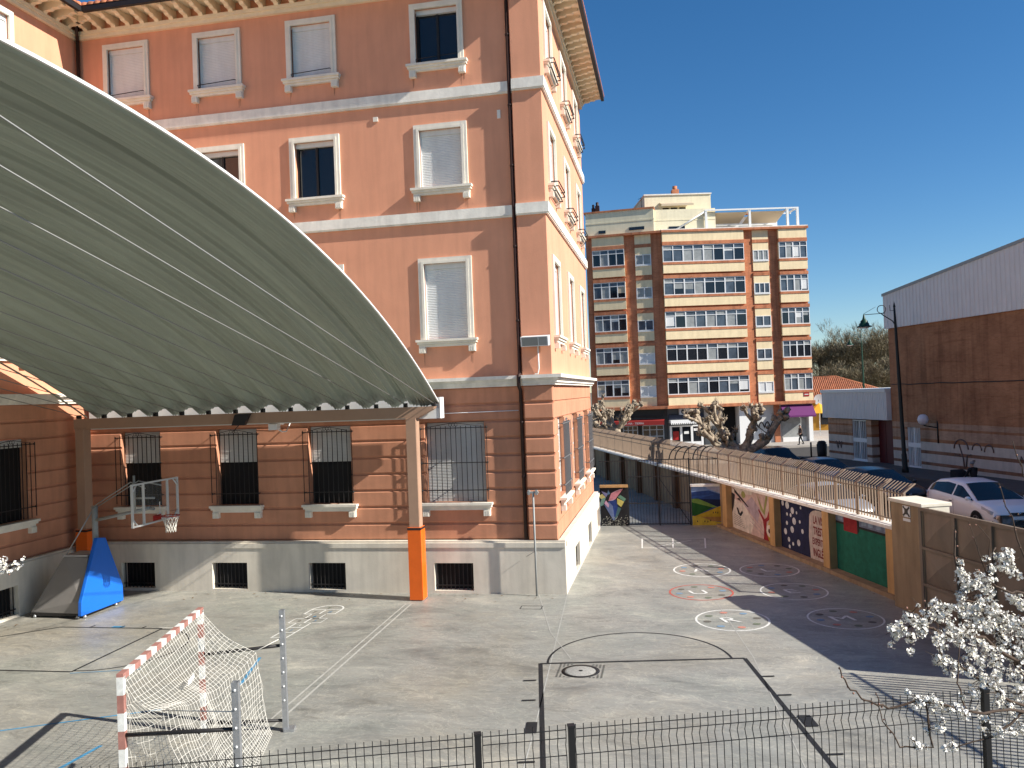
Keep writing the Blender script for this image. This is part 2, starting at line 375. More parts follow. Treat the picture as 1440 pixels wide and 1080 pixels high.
        me.polygons.foreach_set('use_smooth', s.sm)
        if recalc:
            bm = bmesh.new(); bm.from_mesh(me); bmesh.ops.recalc_face_normals(bm, faces=bm.faces); bm.to_mesh(me); bm.free()
        me.update()
        if parent is not None: o.parent = parent
        if bevel:
            b = o.modifiers.new('bevel', 'BEVEL'); b.width = bevel; b.segments = 2; b.limit_method = 'ANGLE'
        return o

def wall_grid(mb, F, s0, s1, z0, z1, ops, depth):
    ss = sorted({s0, s1, *[x for o in ops for x in o[:2] if s0 < x < s1]}); zs = sorted({z0, z1, *[x for o in ops for x in o[2:] if z0 < x < z1]})
    for i in range(len(ss) - 1):
        for j in range(len(zs) - 1):
            cs = (ss[i] + ss[i + 1]) / 2; cz = (zs[j] + zs[j + 1]) / 2
            if any(o[0] < cs < o[1] and o[2] < cz < o[3] for o in ops): continue
            mb.face([F(ss[i], 0, zs[j]), F(ss[i + 1], 0, zs[j]), F(ss[i + 1], 0, zs[j + 1]), F(ss[i], 0, zs[j + 1])])
    for a, b, c, d in ops:
        mb.face([F(a, 0, c), F(b, 0, c), F(b, -depth, c), F(a, -depth, c)]); mb.face([F(a, 0, d), F(b, 0, d), F(b, -depth, d), F(a, -depth, d)])
        mb.face([F(a, 0, c), F(a, -depth, c), F(a, -depth, d), F(a, 0, d)]); mb.face([F(b, 0, c), F(b, -depth, c), F(b, -depth, d), F(b, 0, d)])

# ================================================================== GROUND
UD = Vector((-0.3115, 0.9502, 0)).normalized(); ND = Vector((0.9502, 0.3115, 0)).normalized()
def UV(u, v, z): return UD * u + ND * v + Vector((0, 0, z))
def zst(y): return 1.13 - 0.0095 * y
def UVs(u, v, dz=0.0):
    p = UD * u + ND * v; return Vector((p.x, p.y, zst(p.y) + dz))

MB().face([(-2500, -2500, -0.3), (2500, -2500, -0.3), (2500, 4000, -0.3), (-2500, 4000, -0.3)]).build('ground', M['earth'], local=True)['kind'] = 'structure'
c = MB(); c.face([(-45, -14, 0), UV(-16, 13.2, 0), UV(64, 13.2, 0), (-45, 66, 0)])
tag(c.build('courtyard', M['concrete']), kind='structure')
sb = MB(); sb.face([UVs(-25, 13.0), UVs(-25, 25.6), UVs(66, 25.6), UVs(66, 13.0)]); sb.face([UVs(53.6, 25.6), UVs(53.6, 60), UVs(66, 60), UVs(66, 25.6)])
tag(sb.build('street', M['asphalt']), kind='structure')
pv = MB(); pv.mesh([UVs(-25, 25.6, 0.13), UVs(-25, 29.2, 0.13), UVs(53.3, 29.2, 0.13), UVs(53.3, 25.6, 0.13), UVs(-25, 25.6, -0.1), UVs(53.3, 25.6, -0.1), UVs(53.3, 29.2, -0.1)],
        [(0, 1, 2, 3), (0, 3, 5, 4), (3, 2, 6, 5)])
tag(pv.build('pavement', M['paving2']), kind='structure')
pz = MB(); a = [UVs(66, 5, 0.15), UVs(66, 62, 0.15), UVs(110, 62, 0.15), UVs(110, 5, 0.15), UVs(66, 5, -0.2), UVs(66, 62, -0.2)]
pz.mesh(a, [(0, 1, 2, 3), (0, 1, 5, 4)])
pz.mesh([UVs(40, 13.4, 0.05), UVs(40, 22.5, 0.05), UVs(66, 22.5, 0.05), UVs(66, 13.4, 0.05)], [(0, 1, 2, 3)])
tag(pz.build('plaza', M['paving']), kind='structure')
ex = MB(); ex.face([UVs(110, -30, -0.1), UVs(110, 120, -0.1), UVs(260, 120, -0.1), UVs(260, -30, -0.1)]); ex.face([UVs(66.1, 62, -0.02), UVs(66.1, 140, -0.02), UVs(110, 140, -0.02), UVs(110, 62, -0.02)])
tag(ex.build('far_ground', M['earth']), kind='structure')

# ---- court lines
Z1 = 0.004; Z2 = 0.008; Z3 = 0.012
bl = MB()
K0, K1 = (-2.98, 17.55), (1.36, 18.23)
bl.strip([K0, K1], .07, Z2); bl.strip([(K0[0], K0[1] + .03), (-2.17, 12.68), (-1.2, 7)], .09, Z1); bl.strip([K1, (2.23, 13.15), (3.2, 7.4)], .09, Z1)
cx, cy = (-2.83 + 1.10) / 2, (17.6 + 18.18) / 2; rad = 1.98; th = math.atan2(.62, 3.93)
bl.strip([(cx + rad * math.cos(th + q * math.pi / 40), cy + (rad + .1) * math.sin(th + q * math.pi / 40)) for q in range(41)], .05, Z1)
for (x, y), sg in (((-2.90, 16.52), -1), ((-2.74, 15.45), -1), ((-2.33, 12.86), -1), ((1.58, 17.1), 1), ((1.77, 16.1), 1), ((2.2, 13.6), 1)):
    bl.strip([(x, y), (x + sg * .26, y + sg * .045)], .06, Z3)
bl.face([(-2.73, 14.4, Z3), (-2.54, 14.42, Z3), (-2.48, 13.95, Z3), (-2.68, 13.92, Z3)]); bl.face([(1.98, 15.15, Z3), (2.2, 15.18, Z3), (2.28, 14.7, Z3), (2.06, 14.66, Z3)])
KL = [(-19, 17.2), (-16.5, 19.55), (-13.46, 19.59), (-13.44, 16.21), (-19, 16.1)]
bl.strip(KL[:3], .05, Z2); bl.strip([KL[2], KL[3]], .06, Z1); bl.strip(KL[3:], .05, Z2)
bl.strip([(-13.45 + 1.55 * math.sin(q * math.pi / 24), 17.9 + 1.62 * math.cos(q * math.pi / 24)) for q in range(25)], .045, Z1)
for x in (-15.6, -14.7, -14.05): bl.strip([(x, 19.57), (x + .02, 19.75)], .05, Z3)
tag(bl.build('court_lines', M['blackline']), kind='structure')
b2 = MB(); b2.strip([(-18.5, 10.0), (-12.39, 13.09), (-11.20, 15.09), (-10.6, 15.6)][:2] + [(-11.1, 13.75), (-9.9, 14.35)], .05, Z1)
b2.strip([(-9.05, 15.75), (-9.53, 17.5)], .07, Z1); b2.strip([(-13.4, 16.12), (-11.9, 16.5)], .03, Z1 + .002); b2.strip([(-15.0, 19.66), (-14.65, 19.66)], .16, Z1)
b2.strip([(-10.1, 11.5), (-9.98, 12.7)], .08, Z1)
tag(b2.build('blue_court_lines', M['blueline']), kind='structure')
b3 = MB()
b3.strip([(-7.46, 22.4), (-7.31, 14.33), (-7.2, 9)], .05, Z1); b3.strip([(-7.62, 22.4), (-7.5, 14.33), (-7.42, 9)], .04, Z1)
b3.strip([(-3.14, 23.6), (-2.77, 17.73), (-2.54, 13.99), (-2.3, 9)], .022, Z1); b3.strip([(-3.95, 23.5), (-3.1, 19.9), (-2.35, 17.9)], .022, Z1 + .002)
b3.strip([(-13.6, 19.68), (-13.1, 19.68)], .09, Z1)
b3.strip([(1.0, 23.2), (1.55, 18.3), (2.0, 9)], .018, Z1)
tag(b3.build('concrete_joints', M['faintline']), kind='structure')

# ---- painted floor games
def ell(cx, cy, rx, ry, n=48): return [(cx + rx * math.cos(2 * math.pi * k / n), cy + ry * math.sin(2 * math.pi * k / n)) for k in range(n)]
GL = ['A', 'U', 'R', 'L', 'E', 'M']
circ = [(0.79, 26.94, .88, .95, 'sunlit white circle with a painted letter, furthest from the drain cover', 0),
        (0.66, 24.02, .88, .90, 'red painted circle with coloured dots and a white letter, in full sun', 1),
        (1.32, 21.20, .89, .94, 'white circle with coloured dots cut by the edge of the shadow nearest the black arc', 2),
        (2.87, 26.97, .89, .94, 'faint white circle in shade by the navy mural, behind the other shaded ones', 3),
        (3.22, 24.22, .90, .96, 'faint white circle whose left rim catches the last sunlight', 4),
        (4.05, 21.48, .88, .92, 'faint white circle in deep shade at the foot of the gate pillar', 5)]
DOT = [mat('dot_red', (0.5, .21, .16), .8), mat('dot_blue', (0.17, .26, .36), .8), mat('dot_dark', (0.13, .12, .1), .8), mat('dot_green', (0.15, .17, .12), .8)]
for cx, cy, rx, ry, lab, k in circ:
    q = MB(); q.use(M['redline'] if k == 1 else M['whiteline'])
    q.strip(ell(cx, cy, rx, ry), .055 if k < 3 else .045, Z1, True)
    for j in range(8):
        an = 2 * math.pi * (j + .35) / 8
        q.use(DOT[(j * 3 + k) % 4])
        e = ell(cx + .72 * rx * math.cos(an), cy + .72 * ry * math.sin(an), .10, .085, 10)
        q.face([(x, y, Z2) for x, y in e])
    q.use(M['whiteline'])
    sg = 1
    q.text(lambda x, y: Vector((cx + (x * .96 - y * .28) * 1.3, cy - .22 + (x * .28 + y * .96), Z2)), GL[k], .62)
    tag(q.build('floor_circle'), lab, 'floor marking', 'painted circles in the courtyard')
q = MB(); q.use(M['whiteline'])
O = Vector((-9.83, 19.0)); ex_ = Vector((.40, .035)); ey_ = Vector((.02, .44))
def hp(a, b): p = O + ex_ * a + ey_ * b; return (p.x, p.y)
for poly in ([(-.5, 0), (.5, 0), (.5, 3), (-.5, 3)], [(-1.1, 3), (1.1, 3), (1.1, 4), (-1.1, 4)], [(-.5, 4), (.5, 4), (.5, 5), (-.5, 5)]):
    q.strip([hp(*p) for p in poly + poly[:1]], .04, Z1)
for l in ([(-.5, 1), (.5, 1)], [(-.5, 2), (.5, 2)], [(0, 3), (0, 4)], [(0, 5), (0, 6)], [(-1.1, 6), (1.1, 6)]): q.strip([hp(*p) for p in l], .045, Z2)
q.strip([hp(-1.1, 5)] + [hp(1.1 * math.cos(math.pi - t * math.pi / 14), 6 + 1.1 * math.sin(math.pi - t * math.pi / 14)) for t in range(15)] + [hp(1.1, 5), hp(-1.1, 5)], .05, Z1)
for k, (a, b) in enumerate([(0, .5), (0, 1.5), (0, 2.5), (-.55, 3.5), (.55, 3.5), (0, 4.5), (-.55, 5.5), (.55, 5.5), (0, 6.5)]):
    q.use([M['redline'], M['blueline'], M['whiteline'], DOT[3], M['redline'], M['blueline'], M['whiteline'], DOT[2], DOT[3]][k] if k % 3 == 2 else DOT[(2, 1, 0)[k % 3]])
    q.text(lambda x, y: Vector((*hp(a + x * .8, b - .22 + y * .8), Z2)), str(k + 1), .62)
tag(q.build('hopscotch_grid'), 'white painted hopscotch grid with small numbers, by the orange pad', 'floor marking')
q = MB(); q.use(M['whiteline'])
for a_, b_ in (((-1.22, 30.6), (-1.29, 32.7)), ((1.06, 30.6), (1.12, 32.6)), ((-.1, 30.6), (-.1, 32.6)), ((-1.29, 32.65), (1.1, 32.6)), ((-1.2, 30.65), (1.05, 30.6)), ((-.9, 31.6), (.9, 31.6)), ((-.7, 30.9), (.6, 32.2))): q.strip([a_, b_], .05, Z1)
tag(q.build('floor_game_grid'), 'faded white line game painted on the floor just before the barred gate', 'floor marking')
dr = thing('drain_cover', 'round iron drain cover in a dotted square surround inside the black key', 'drain cover', (-2.06, 17.15, 0))
MB().lathe((-2.06, 17.15, 0), [(.40, .003), (.40, .007), (.33, .008)], 32).build('frame_ring', M['iron'], dr)
q = MB(); q.lathe((-2.06, 17.15, 0), [(.0, .012), (.29, .011), (.31, .005)], 32); q.build('lid', mat('worn_iron_lid', (.34, .33, .30), .6, .3, 30), dr)
q = MB()
for i in range(13):
    for j in range(11):
        x, y = -2.52 + i * .077, 16.78 + j * .077
        if (x + 2.06) ** 2 + (y - 17.15) ** 2 > .19: q.face([(x - .02, y - .02, .009), (x + .02, y - .02, .009), (x + .02, y + .02, .009), (x - .02, y + .02, .009)])
q.build('dotted_surround', mat('drain_dots', (.10, .10, .09), .8), dr)
q = MB(); q.lathe((-2.06, 17.15, 0), [(0.0, .014), (.045, .014)], 12); q.build('lift_hole', M['black'], dr)
e_ = MB(); e_.box(ID, -4.25 + 2.2 - 2.2, -3.65, 22.3, 22.32, .002, .006); e_.box(ID, -4.25, -3.65, 21.98, 22.0, .002, .006); e_.box(ID, -4.25, -4.23, 22.0, 22.3, .002, .006); e_.box(ID, -3.67, -3.65, 22.0, 22.3, .002, .006)
tag(e_.build('floor_hatch', M['plasticdark']), 'small square utility hatch outlined in the floor before the school corner', 'hatch')

# ================================================================== SCHOOL
sch = thing('school_building', 'salmon stucco school building with cream window frames and tiled eaves', 'school', (-3.35, 23.84, 0))
FF = Fr((0, 23.84, 0), (1, 0), (0, -1))          # front facade
FR = Fr((-3.35, 0, 0), (0, 1), (1, 0))           # right facade, s = y
FL = Fr((-18.85, 0, 0), (0, 1), (1, 0))          # wing facade facing +x, s = y
T = (15.97, 17.66); Mz = (12.2, 13.96); G1z = (7.6, 9.9); G0 = (2.68, 5.08); B0 = (.08, .9)
cols_f = [-6.5, -10.56, -13.77, -17.02]
cols_r = [25.38, 29.18, 33.0]
cols_l = [20.3, 16.1, 11.9]
FAC = [(FF, -18.85, -3.35, cols_f), (FR, 23.84, 35.2, cols_r), (FL, 9.0, 23.84, cols_l)]
W = MB(); WG = MB(); PL_ = MB()
gz = [1.55 + .506 * k for k in range(10)]
for fi, (F, s0, s1, cols) in enumerate(FAC):
    ops = []
    for c_ in cols:
        for z0, z1 in (T, Mz, G1z): ops.append((c_ - .66, c_ + .66, z0, z1))
    wall_grid(W, F, s0, s1, 6.1, 19.0, ops, .22)
    gops = []
    for k, c_ in enumerate(cols):
        hw = .92 if (fi == 0 and k == 0) else (.7 if fi == 0 else .78)
        cc = {0: [-6.4, -10.42, -13.56, -16.95], 1: [25.5, 29.35, 33.2], 2: [20.45, 16.1, 11.9]}[fi][k]
        gops.append((cc - hw, cc + hw, G0[0], G0[1] + .02))
    wall_grid(WG, F.sh(-.05), s0, s1, 1.5, 6.1, gops, .25)
    for k in range(9):
        z0, z1 = gz[k] + .03, (gz[k + 1] - .03 if k < 8 else 6.1)
        segs = [(s0, s1)]
        for a, b, zz0, zz1 in gops:
            if z1 > zz0 + .01 and z0 < zz1 - .01:
                ns = []
                for x0, x1 in segs:
                    if a > x0 and b < x1: ns += [(x0, a), (b, x1)]
                    else: ns.append((x0, x1))
                segs = ns
        for x0, x1 in segs:
            if fi == 1 and k not in (0, 1, 2, 3, 4, 5, 6, 7, 8): continue
            dd = .012 if fi == 1 else .03
            if fi == 0 and x1 > -3.4: x1 = -4.2
            WG.cbox(F, x0, x1, -.055, dd - .03, z0, z1, .025 if fi != 1 else .01)
    if fi == 0:
        for k in range(9):
            z0, z1 = gz[k] + .03, (gz[k + 1] - .03 if k < 8 else 6.1)
            WG.cbox(F, -4.22, -3.338, -.02, .17, z0, z1, .035)
        WG.box(F, -4.2, -3.36, -.02, .115, 1.5, 6.1)
        W.box(F, -4.22, -3.352, 0, .15, 6.1, 18.05)
    bops = []
    for k, (a, b, _, _) in enumerate(gops):
        cb_ = {0: [-6.52, -10.54, -13.81, -17.03], 1: [26.75, 30.95, 35.0 - .3], 2: [19.9, 16.1, 11.9, 7.7, 3.5, -.7]}[fi][k]
        bops.append((cb_ - .6, cb_ + .6, B0[0], B0[1]))
    so_ = .2
    wall_grid(PL_, F.sh(so_), s0 + (so_ if fi == 1 else 0) - (.4 if fi == 1 else 0), s1 + (.2 if fi == 0 else 0), 0, 1.36, bops, .3)
    x0_, x1_ = (s0 - .2 if fi == 1 else s0, s1 + (.2 if fi == 0 else 0))
    PL_.box(F, x0_ if fi != 1 else s0 + .003, x1_, .0, .23, 1.362, 1.50); PL_.box(F, x0_ if fi != 1 else s0 + .003, x1_, .0, .17, 1.50, 1.56)
    wn = MB()
    for a, b, c0, d0 in bops:
        wn = MB(); wn.box(F.sh(so_), a + .02, b - .02, -.3, -.28, c0, d0)
        o = wn.build('basement_window', M['black'], sch)
        g = MB()
        for i in range(9): g.box(F.sh(so_), a + .08 + i * (b - a - .16) / 8 - .011, a + .08 + i * (b - a - .16) / 8 + .011, -.12, -.10, c0, d0)
        g.box(F.sh(so_), a, b, -.125, -.095, c0 + .12, c0 + .15)
        g.build('grille', M['iron'], o)
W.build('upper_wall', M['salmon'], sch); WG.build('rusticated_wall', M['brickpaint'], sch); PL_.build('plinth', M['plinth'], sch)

def slats(mb, F, a, b, d, z0, z1, pitch=.05):
    n = max(1, int((z1 - z0) / pitch)); h = (z1 - z0) / n
    for i in range(n):
        z = z0 + i * h
        mb.face([F(a, d, z), F(b, d, z), F(b, d + .010, z + h * .5), F(a, d + .010, z + h * .5)])
        mb.face([F(a, d + .010, z + h * .5), F(b, d + .010, z + h * .5), F(b, d, z + h), F(a, d, z + h)])

def sill(F, c, hw, z, par, nm='sill'):
    m = MB()
    m.box(F, c - hw - .12, c + hw + .12, -.02, .20, z - .07, z); m.box(F, c - hw - .09, c + hw + .09, 0, .15, z - .14, z - .072); m.box(F, c - hw - .05, c + hw + .05, 0, .10, z - .22, z - .142)
    for sg in (-1, 1):
        x = c + sg * (hw - .06)
        m.box(F, x - .1, x + .1, 0, .14, z - .40, z - .222)
        for k in range(3): m.box(F, x - .09 + k * .065, x - .05 + k * .065, .14, .15, z - .39, z - .24)
    return m.build(nm, M['cream'], par)

def up_window(F, c, z0, z1, kind, rail=True):
    f = MB(); hw = .66; t = .17
    f.box(F, c - hw - t, c - hw, -.02, .06, z0, z1 + t); f.box(F, c + hw, c + hw + t, -.02, .06, z0, z1 + t); f.box(F, c - hw, c + hw, -.02, .058, z1, z1 + t)
    f.box(F, c - hw - t * .45, c - hw, .06, .075, z0, z1 + t * .45); f.box(F, c + hw, c + hw + t * .45, .06, .075, z0, z1 + t * .45); f.box(F, c - hw, c + hw, .058, .073, z1, z1 + t * .45)
    o = f.build('window', M['cream'], sch)
    sill(F, c, hw + t, z0, o)
    if kind == 'shut':
        m = MB(); slats(m, F, c - hw, c + hw, -.10, z0, z1 - .16); m.box(F, c - hw, c + hw, -.15, -.06, z1 - .16, z1)
        m.box(F, c - hw, c - hw + .03, -.12, -.05, z0, z1 - .16); m.box(F, c + hw - .03, c + hw, -.12, -.05, z0, z1 - .16)
        m.build('shutter', M['shutter'], o)
    else:
        m = MB(); m.box(F, c - hw, c + hw, -.2, -.19, z0, z1 - .12); m.build('pane', M['glass'], o)
        m = MB(); m.box(F, c - hw, c + hw, -.18, -.07, z1 - .14, z1); m.build('shutter_box', M['shutter'], o)
        m = MB()
        for x in (c - hw + .03, c, c + hw - .03): m.box(F, x - .035, x + .035, -.188, -.14, z0, z1 - .142)
        m.box(F, c - hw, c + hw, -.186, -.142, z0, z0 + .07); m.build('casement', M['iron'], o)
    if rail:
        m = MB(); m.tube([F(c - hw, .0, z0 + .1), F(c - hw + .03, .16, z0 + .12), F(c + hw - .03, .1, z0 + .2), F(c + hw, .0, z0 + .2)], .013, 5)
        m.tube([F(c - hw + .03, -.01, z0 + .1), F(c - hw + .03, -.01, z1 - .1)], .012, 5); m.build('rail', M['iron'], o)
st_f = {0: ['shut', 'open', 'shut', 'shut'], 1: ['open', 'open', 'shut', 'shut'], 2: ['shut', 'shut', 'shut', 'shut']}
# columns run right to left: top row open/shut/shut/shut, middle shut/open/open/shut, first floor all shut
rows = [(T, ['open', 'shut', 'shut', 'shut'], True), (Mz, ['shut', 'open', 'open', 'shut'], False), (G1z, ['shut', 'shut', 'shut', 'shut'], False)]
for (z0, z1), ks, rl in rows:
    for c_, k in zip(cols_f, ks): up_window(FF, c_, z0, z1, k, rl)
for (z0, z1), ks, rl in rows:
    for c_ in cols_r: up_window(FR, c_, z0, z1, 'shut', False)
    for c_ in cols_l[:3]: up_window(FL, c_, z0, z1, 'shut', False)
# window boxes with rails on the side facade
for (z0, z1) in (T, Mz):
    for c_ in cols_r:
        m = MB()
        for k, (d, z) in enumerate(((.30, z0 + .08), (.30, z0 - .06), (.22, z0 - .2))): m.tube([FR(c_ - .75, 0, z), FR(c_ - .75, d, z), FR(c_ + .75, d, z), FR(c_ + .75, 0, z)], .02, 5)
        m.build('balcony_rail', M['iron'], sch)
def low_window(F, c, hw, frac, big, vis=True):
    z0, z1 = G0
    f = MB(); f.box(F, c - hw, c + hw, -.28, -.27, z0, z1); o = f.build('barred_window', M['black'], sch)
    zs = z0 + (z1 - z0) * (1 - frac)
    m = MB(); slats(m, F, c - hw + .02, c + hw - .02, -.2, zs, z1, .045); m.build('shutter', M['greyshutter'], o)
    sill(F, c, hw + .08, z0, o)
    g = MB(); p = .14; n = int(2 * hw / .16)
    for i in range(n + 1):
        x = c - hw + .06 + i * (2 * hw - .12) / n
        g.box(F, x - .009, x + .009, p - .009, p + .009, z0 + .06, z1 - .1)
    for z in ((z0 + .38, z1 - .16, (z0 + z1) / 2) if big else (z0 + .38, z1 - .16)):
        g.box(F, c - hw - .1, c + hw + .1, p - .014, p + .014, z - .012, z + .012)
        for sg in (-1, 1):
            g.box(F, c + sg * (hw + .09) - .012, c + sg * (hw + .09) + .012, 0, p, z - .012, z + .012)
            g.lathe(F(c + sg * (hw + .1), p, z - .03), [(.0, 0), (.03, .01), (.03, .05), (0, .06)], 8)
    for sg in (-1, 1):
        g.box(F, c + sg * (hw + .1) - .008, c + sg * (hw + .1) + .008, p + .01, p + .03, z0 + .1, z1 - .1)
    for k in range(3):
        q0 = F(c + (k - 1) * .09, p, z1 - .06)
        g.tube([q0 + F.s * (.045 * math.cos(t)) + Vector((0, 0, .055 * math.sin(t))) for t in [i * math.pi / 5 for i in range(11)]], .007, 4)
    g.tube([F(c - hw + .05, p, z1 - .13), F(c - .14, p, z1 - .02), F(c + .14, p, z1 - .02), F(c + hw - .05, p, z1 - .13)], .009, 4)
    g.build('grille', M['iron'] if F is not FR else M['sunlitiron'], o)
low_window(FF, -6.4, .92, 1.0, True)
for c_, fr_ in ((-10.42, .46), (-13.56, .44), (-16.95, .42)): low_window(FF, c_, .7, fr_, False)
for c_ in (25.5, 29.35, 33.2): low_window(FR, c_, .78, 1.0, True)
for c_ in cols_l: low_window(FL, c_ + (.15 if c_ > 20 else 0), .78, .1, False)
# belts, cornice, frieze
bt = MB()
for z0, z1, d in ((11.12, 11.46, .1), (14.81, 15.15, .1)):
    for F, a, b in ((FF, -18.85, -4.22), (FR, 23.84 + .003, 35.2), (FL, 9, 23.84)):
        bt.box(F, a, b, -.02, d, z0 + .04, z1); bt.box(F, a, b, -.02, d - .03, z0, z0 + .038)
    bt.box(FF, -4.22, -3.25, -.02, d + .15, z0 + .04, z1 + .002); bt.box(FF, -4.22, -3.28, -.02, d + .12, z0, z0 + .038)
bt.build('belt_course', M['belt'], sch)
co = MB()
for F, a, b, e in ((FF, -18.85, -4.22, 0), (FR, 23.842, 35.35, 0), (FL, 9, 23.84, 0), (FF, -4.22, -3.352, .13)):
    for k, (d, z0, z1) in enumerate(((.10, 6.1, 6.17), (.16, 6.17, 6.25), (.21, 6.25, 6.31), (.30, 6.31, 6.41))):
        co.box(F, a, b + (d + .0015 * k if e else 0), -.03, d + e, z0 + .001, z1)
co.build('cornice', M['belt'], sch)
fz = MB()
for F, a, b in ((FF, -18.85, -3.2), (FR, 23.7, 35.3), (FL, 9, 23.84)):
    fz.box(F, a, b, -.02, .12 + (.001 if F is FR else 0), 18.08, 18.2); fz.box(F, a, b, -.02, .17 + (.001 if F is FR else 0), 18.2, 18.32)
fz.build('frieze', M['soffit'], sch)
EV = .92
sf = MB()
sf.face([FF(-18.85 + EV, EV, 18.56), FF(-3.35 + EV, EV, 18.56), FF(-3.35, -.1, 18.66), FF(-18.95, -.1, 18.66)])
sf.face([FR(23.84 - EV, EV, 18.56), FR(35.7, EV, 18.56), FR(35.7, -.1, 18.66), FR(23.84, -.1, 18.66)])
sf.face([FL(9, EV, 18.56), FL(23.84 - EV, EV, 18.56), FL(23.94, -.1, 18.66), FL(9, -.1, 18.66)])
sf.build('soffit', M['soffit'], sch)
rf = MB()
def rafter(F, s):
    prof = [(0, 18.3), (.18, 18.3), (.24, 18.36), (.42, 18.36), (.48, 18.41), (.66, 18.41), (.72, 18.46), (.86, 18.47), (.86, 18.57), (0, 18.64)]
    L_ = [F(s - .075, d, z) for d, z in prof]; Rr = [F(s + .075, d, z) for d, z in prof]; n = len(prof)
    rf.mesh(L_ + Rr, [tuple(range(n)), tuple(range(2 * n - 1, n - 1, -1))] + [(i, (i + 1) % n, n + (i + 1) % n, n + i) for i in range(n)])
s = -18.85 + .5
while s < -3.3: rafter(FF, s); s += .52
s = 23.9
while s < 35.5: rafter(FR, s); s += .52
s = 23.3
while s > 9: rafter(FL, s); s -= .52
rf.build('rafter_ends', M['soffit'], sch)
gt = MB()
def gut(F, a, b): gt.box(F, a, b, EV + .003, EV + .13, 18.50, 18.66)
gut(FF, -18.85 + EV + .13, -3.35 + EV); gut(FR, 23.84 - EV - .13, 35.75); gut(FL, 9, 23.84 - EV - .13)
gt.build('gutter', M['gutterdark'], sch)
rt = MB()
def tiles(F, a, b):
    s = a; k = 0
    while s < b:
        vs = []; 
        for d, z in ((EV + .14, 18.68), (EV - 2.6, 19.75)):
            for i in range(6):
                q = math.pi * i / 5; vs.append(F(s + .11 - .115 * math.cos(q), d, z + .10 * math.sin(q)))
        rt.mesh(vs, [(i, i + 1, i + 7, i + 6) for i in range(5)] + [(5, 4, 3, 2, 1, 0)], True); s += .235
tiles(FF, -18.85 + EV + .1, -3.4 + EV); tiles(FL, 9, 23.84 - EV - .15); tiles(FR, 23.84 - EV, 35.7)
rt.face([FF(-30, EV + .1, 18.67), FF(-3.35 + EV, EV + .1, 18.67), FF(-8, -5, 21.0), FF(-30, -5, 21.0)]); rt.face([FR(23.84 - EV, EV + .1, 18.672), FR(35.7, EV + .1, 18.672), FR(35.7, -4.6, 21.0), FR(29, -4.6, 21.0)])
rt.face([FL(9, EV + .1, 18.672), FL(23.84 - EV, EV + .1, 18.672), FL(29, -5, 21), FL(9, -5, 21)])
rt.build('roof', M['tile'], sch)
hid = MB(); hid.box(ID, -34, -3.36, 35.0, 35.2, 0, 18.5); hid.box(ID, -34, -33.9, 9, 35, 0, 18.5); hid.box(ID, -34, -18.86, 9.01, 9.2, 0, 18.5); hid.build('rear_wall', M['salmon'], sch)
dp = MB(); X = -4.31
dp.tube([FF(X, .09, 18.5), FF(X, .09, 6.48), FF(X, .36, 6.40), FF(X, .36, 6.1), FF(X, .1, 5.95), FF(X, .1, 1.58)], .055, 8)
for z in (16.5, 14.4, 12.6, 10.2, 8, 5.0, 3.4): dp.tube([FF(X, .09, z), FF(X, .09, z + .06)], .068, 8)
dp.build('drainpipe', M['pipe'], sch); dp = MB(); dp.tube([FF(-18.7, .12, 18.9), FF(-18.7, .12, 6.5)], .06, 8); dp.tube([FF(-18.45, .5, 18.5), FF(-18.7, .12, 18.0)], .05, 8)
dp.build('drainpipe', M['pipe'], sch)
v_ = MB(); v_.box(FF, -8.6, -8.45, 0, .04, 14.38, 14.52); v_.build('vent', M['cream'], sch)
v_ = MB(); v_.box(FF, -4.72, -4.62, 0, .02, 14.1, 14.35); v_.build('wall_plate', M['belt'], sch)

# ---- wall flood light and lights under the canopy
fl = thing('floodlight', 'white floodlight box with glass front above the cornice at the school corner', 'floodlight', (-3.75, 23.4, 7.2))
m = MB(); F_ = Fr((0, 23.4, 0), (1, 0), (0, -1))
m.mesh([F_(a, d, z) for a in (-4.17, -3.36) for d, z in ((-.24, 7.26), (-.24, 7.56), (.18, 7.5), (.1, 7.22))], [(0, 1, 2, 3), (7, 6, 5, 4), (0, 4, 5, 1), (1, 5, 6, 2), (2, 6, 7, 3), (3, 7, 4, 0)])
m.build('housing', M['whitemetal'], fl, bevel=.01)
m = MB(); m.face([F_(-4.13, .184, 7.475), F_(-3.66, .184, 7.475), F_(-3.66, .109, 7.24), F_(-4.13, .109, 7.24)]); m.build('lens', mat('lamp_glass', (.26, .27, .25), .15), fl)
m = MB(); m.face([F_(-3.64, .184, 7.475), F_(-3.40, .184, 7.475), F_(-3.40, .109, 7.24), F_(-3.64, .109, 7.24)]); m.build('side_panel', M['greysteel'], fl)
m = MB(); m.tube([F_(-3.72, -.2, 7.26), F_(-3.72, -.24, 6.6), F_(-3.75, -.24, 6.44), F_(-3.85, -.24, 6.44)], .022, 6); m.build('cable_tube', M['whitemetal'], fl)
pole = thing('signpost', 'thin grey steel post with a short T shaped head at the school corner', 'post', (-4.0, 23.42, 0))
MB().tube([(-4.0, 23.42, 0), (-4.0, 23.42, 3.0)], .03, 8).build('post', M['greysteel'], pole)
m = MB(); m.box(ID, -4.17, -3.84, 23.38, 23.46, 2.97, 3.02); m.box(ID, -4.15, -4.09, 23.37, 23.47, 2.93, 3.06); m.box(ID, -3.93, -3.87, 23.37, 23.47, 2.93, 3.06); m.build('head', M['greysteel'], pole)
MB().tube([(-4.0, 23.42, 1.3), (-4.3, 23.6, 1.1)], .008, 5).build('stay', M['greysteel'], pole)

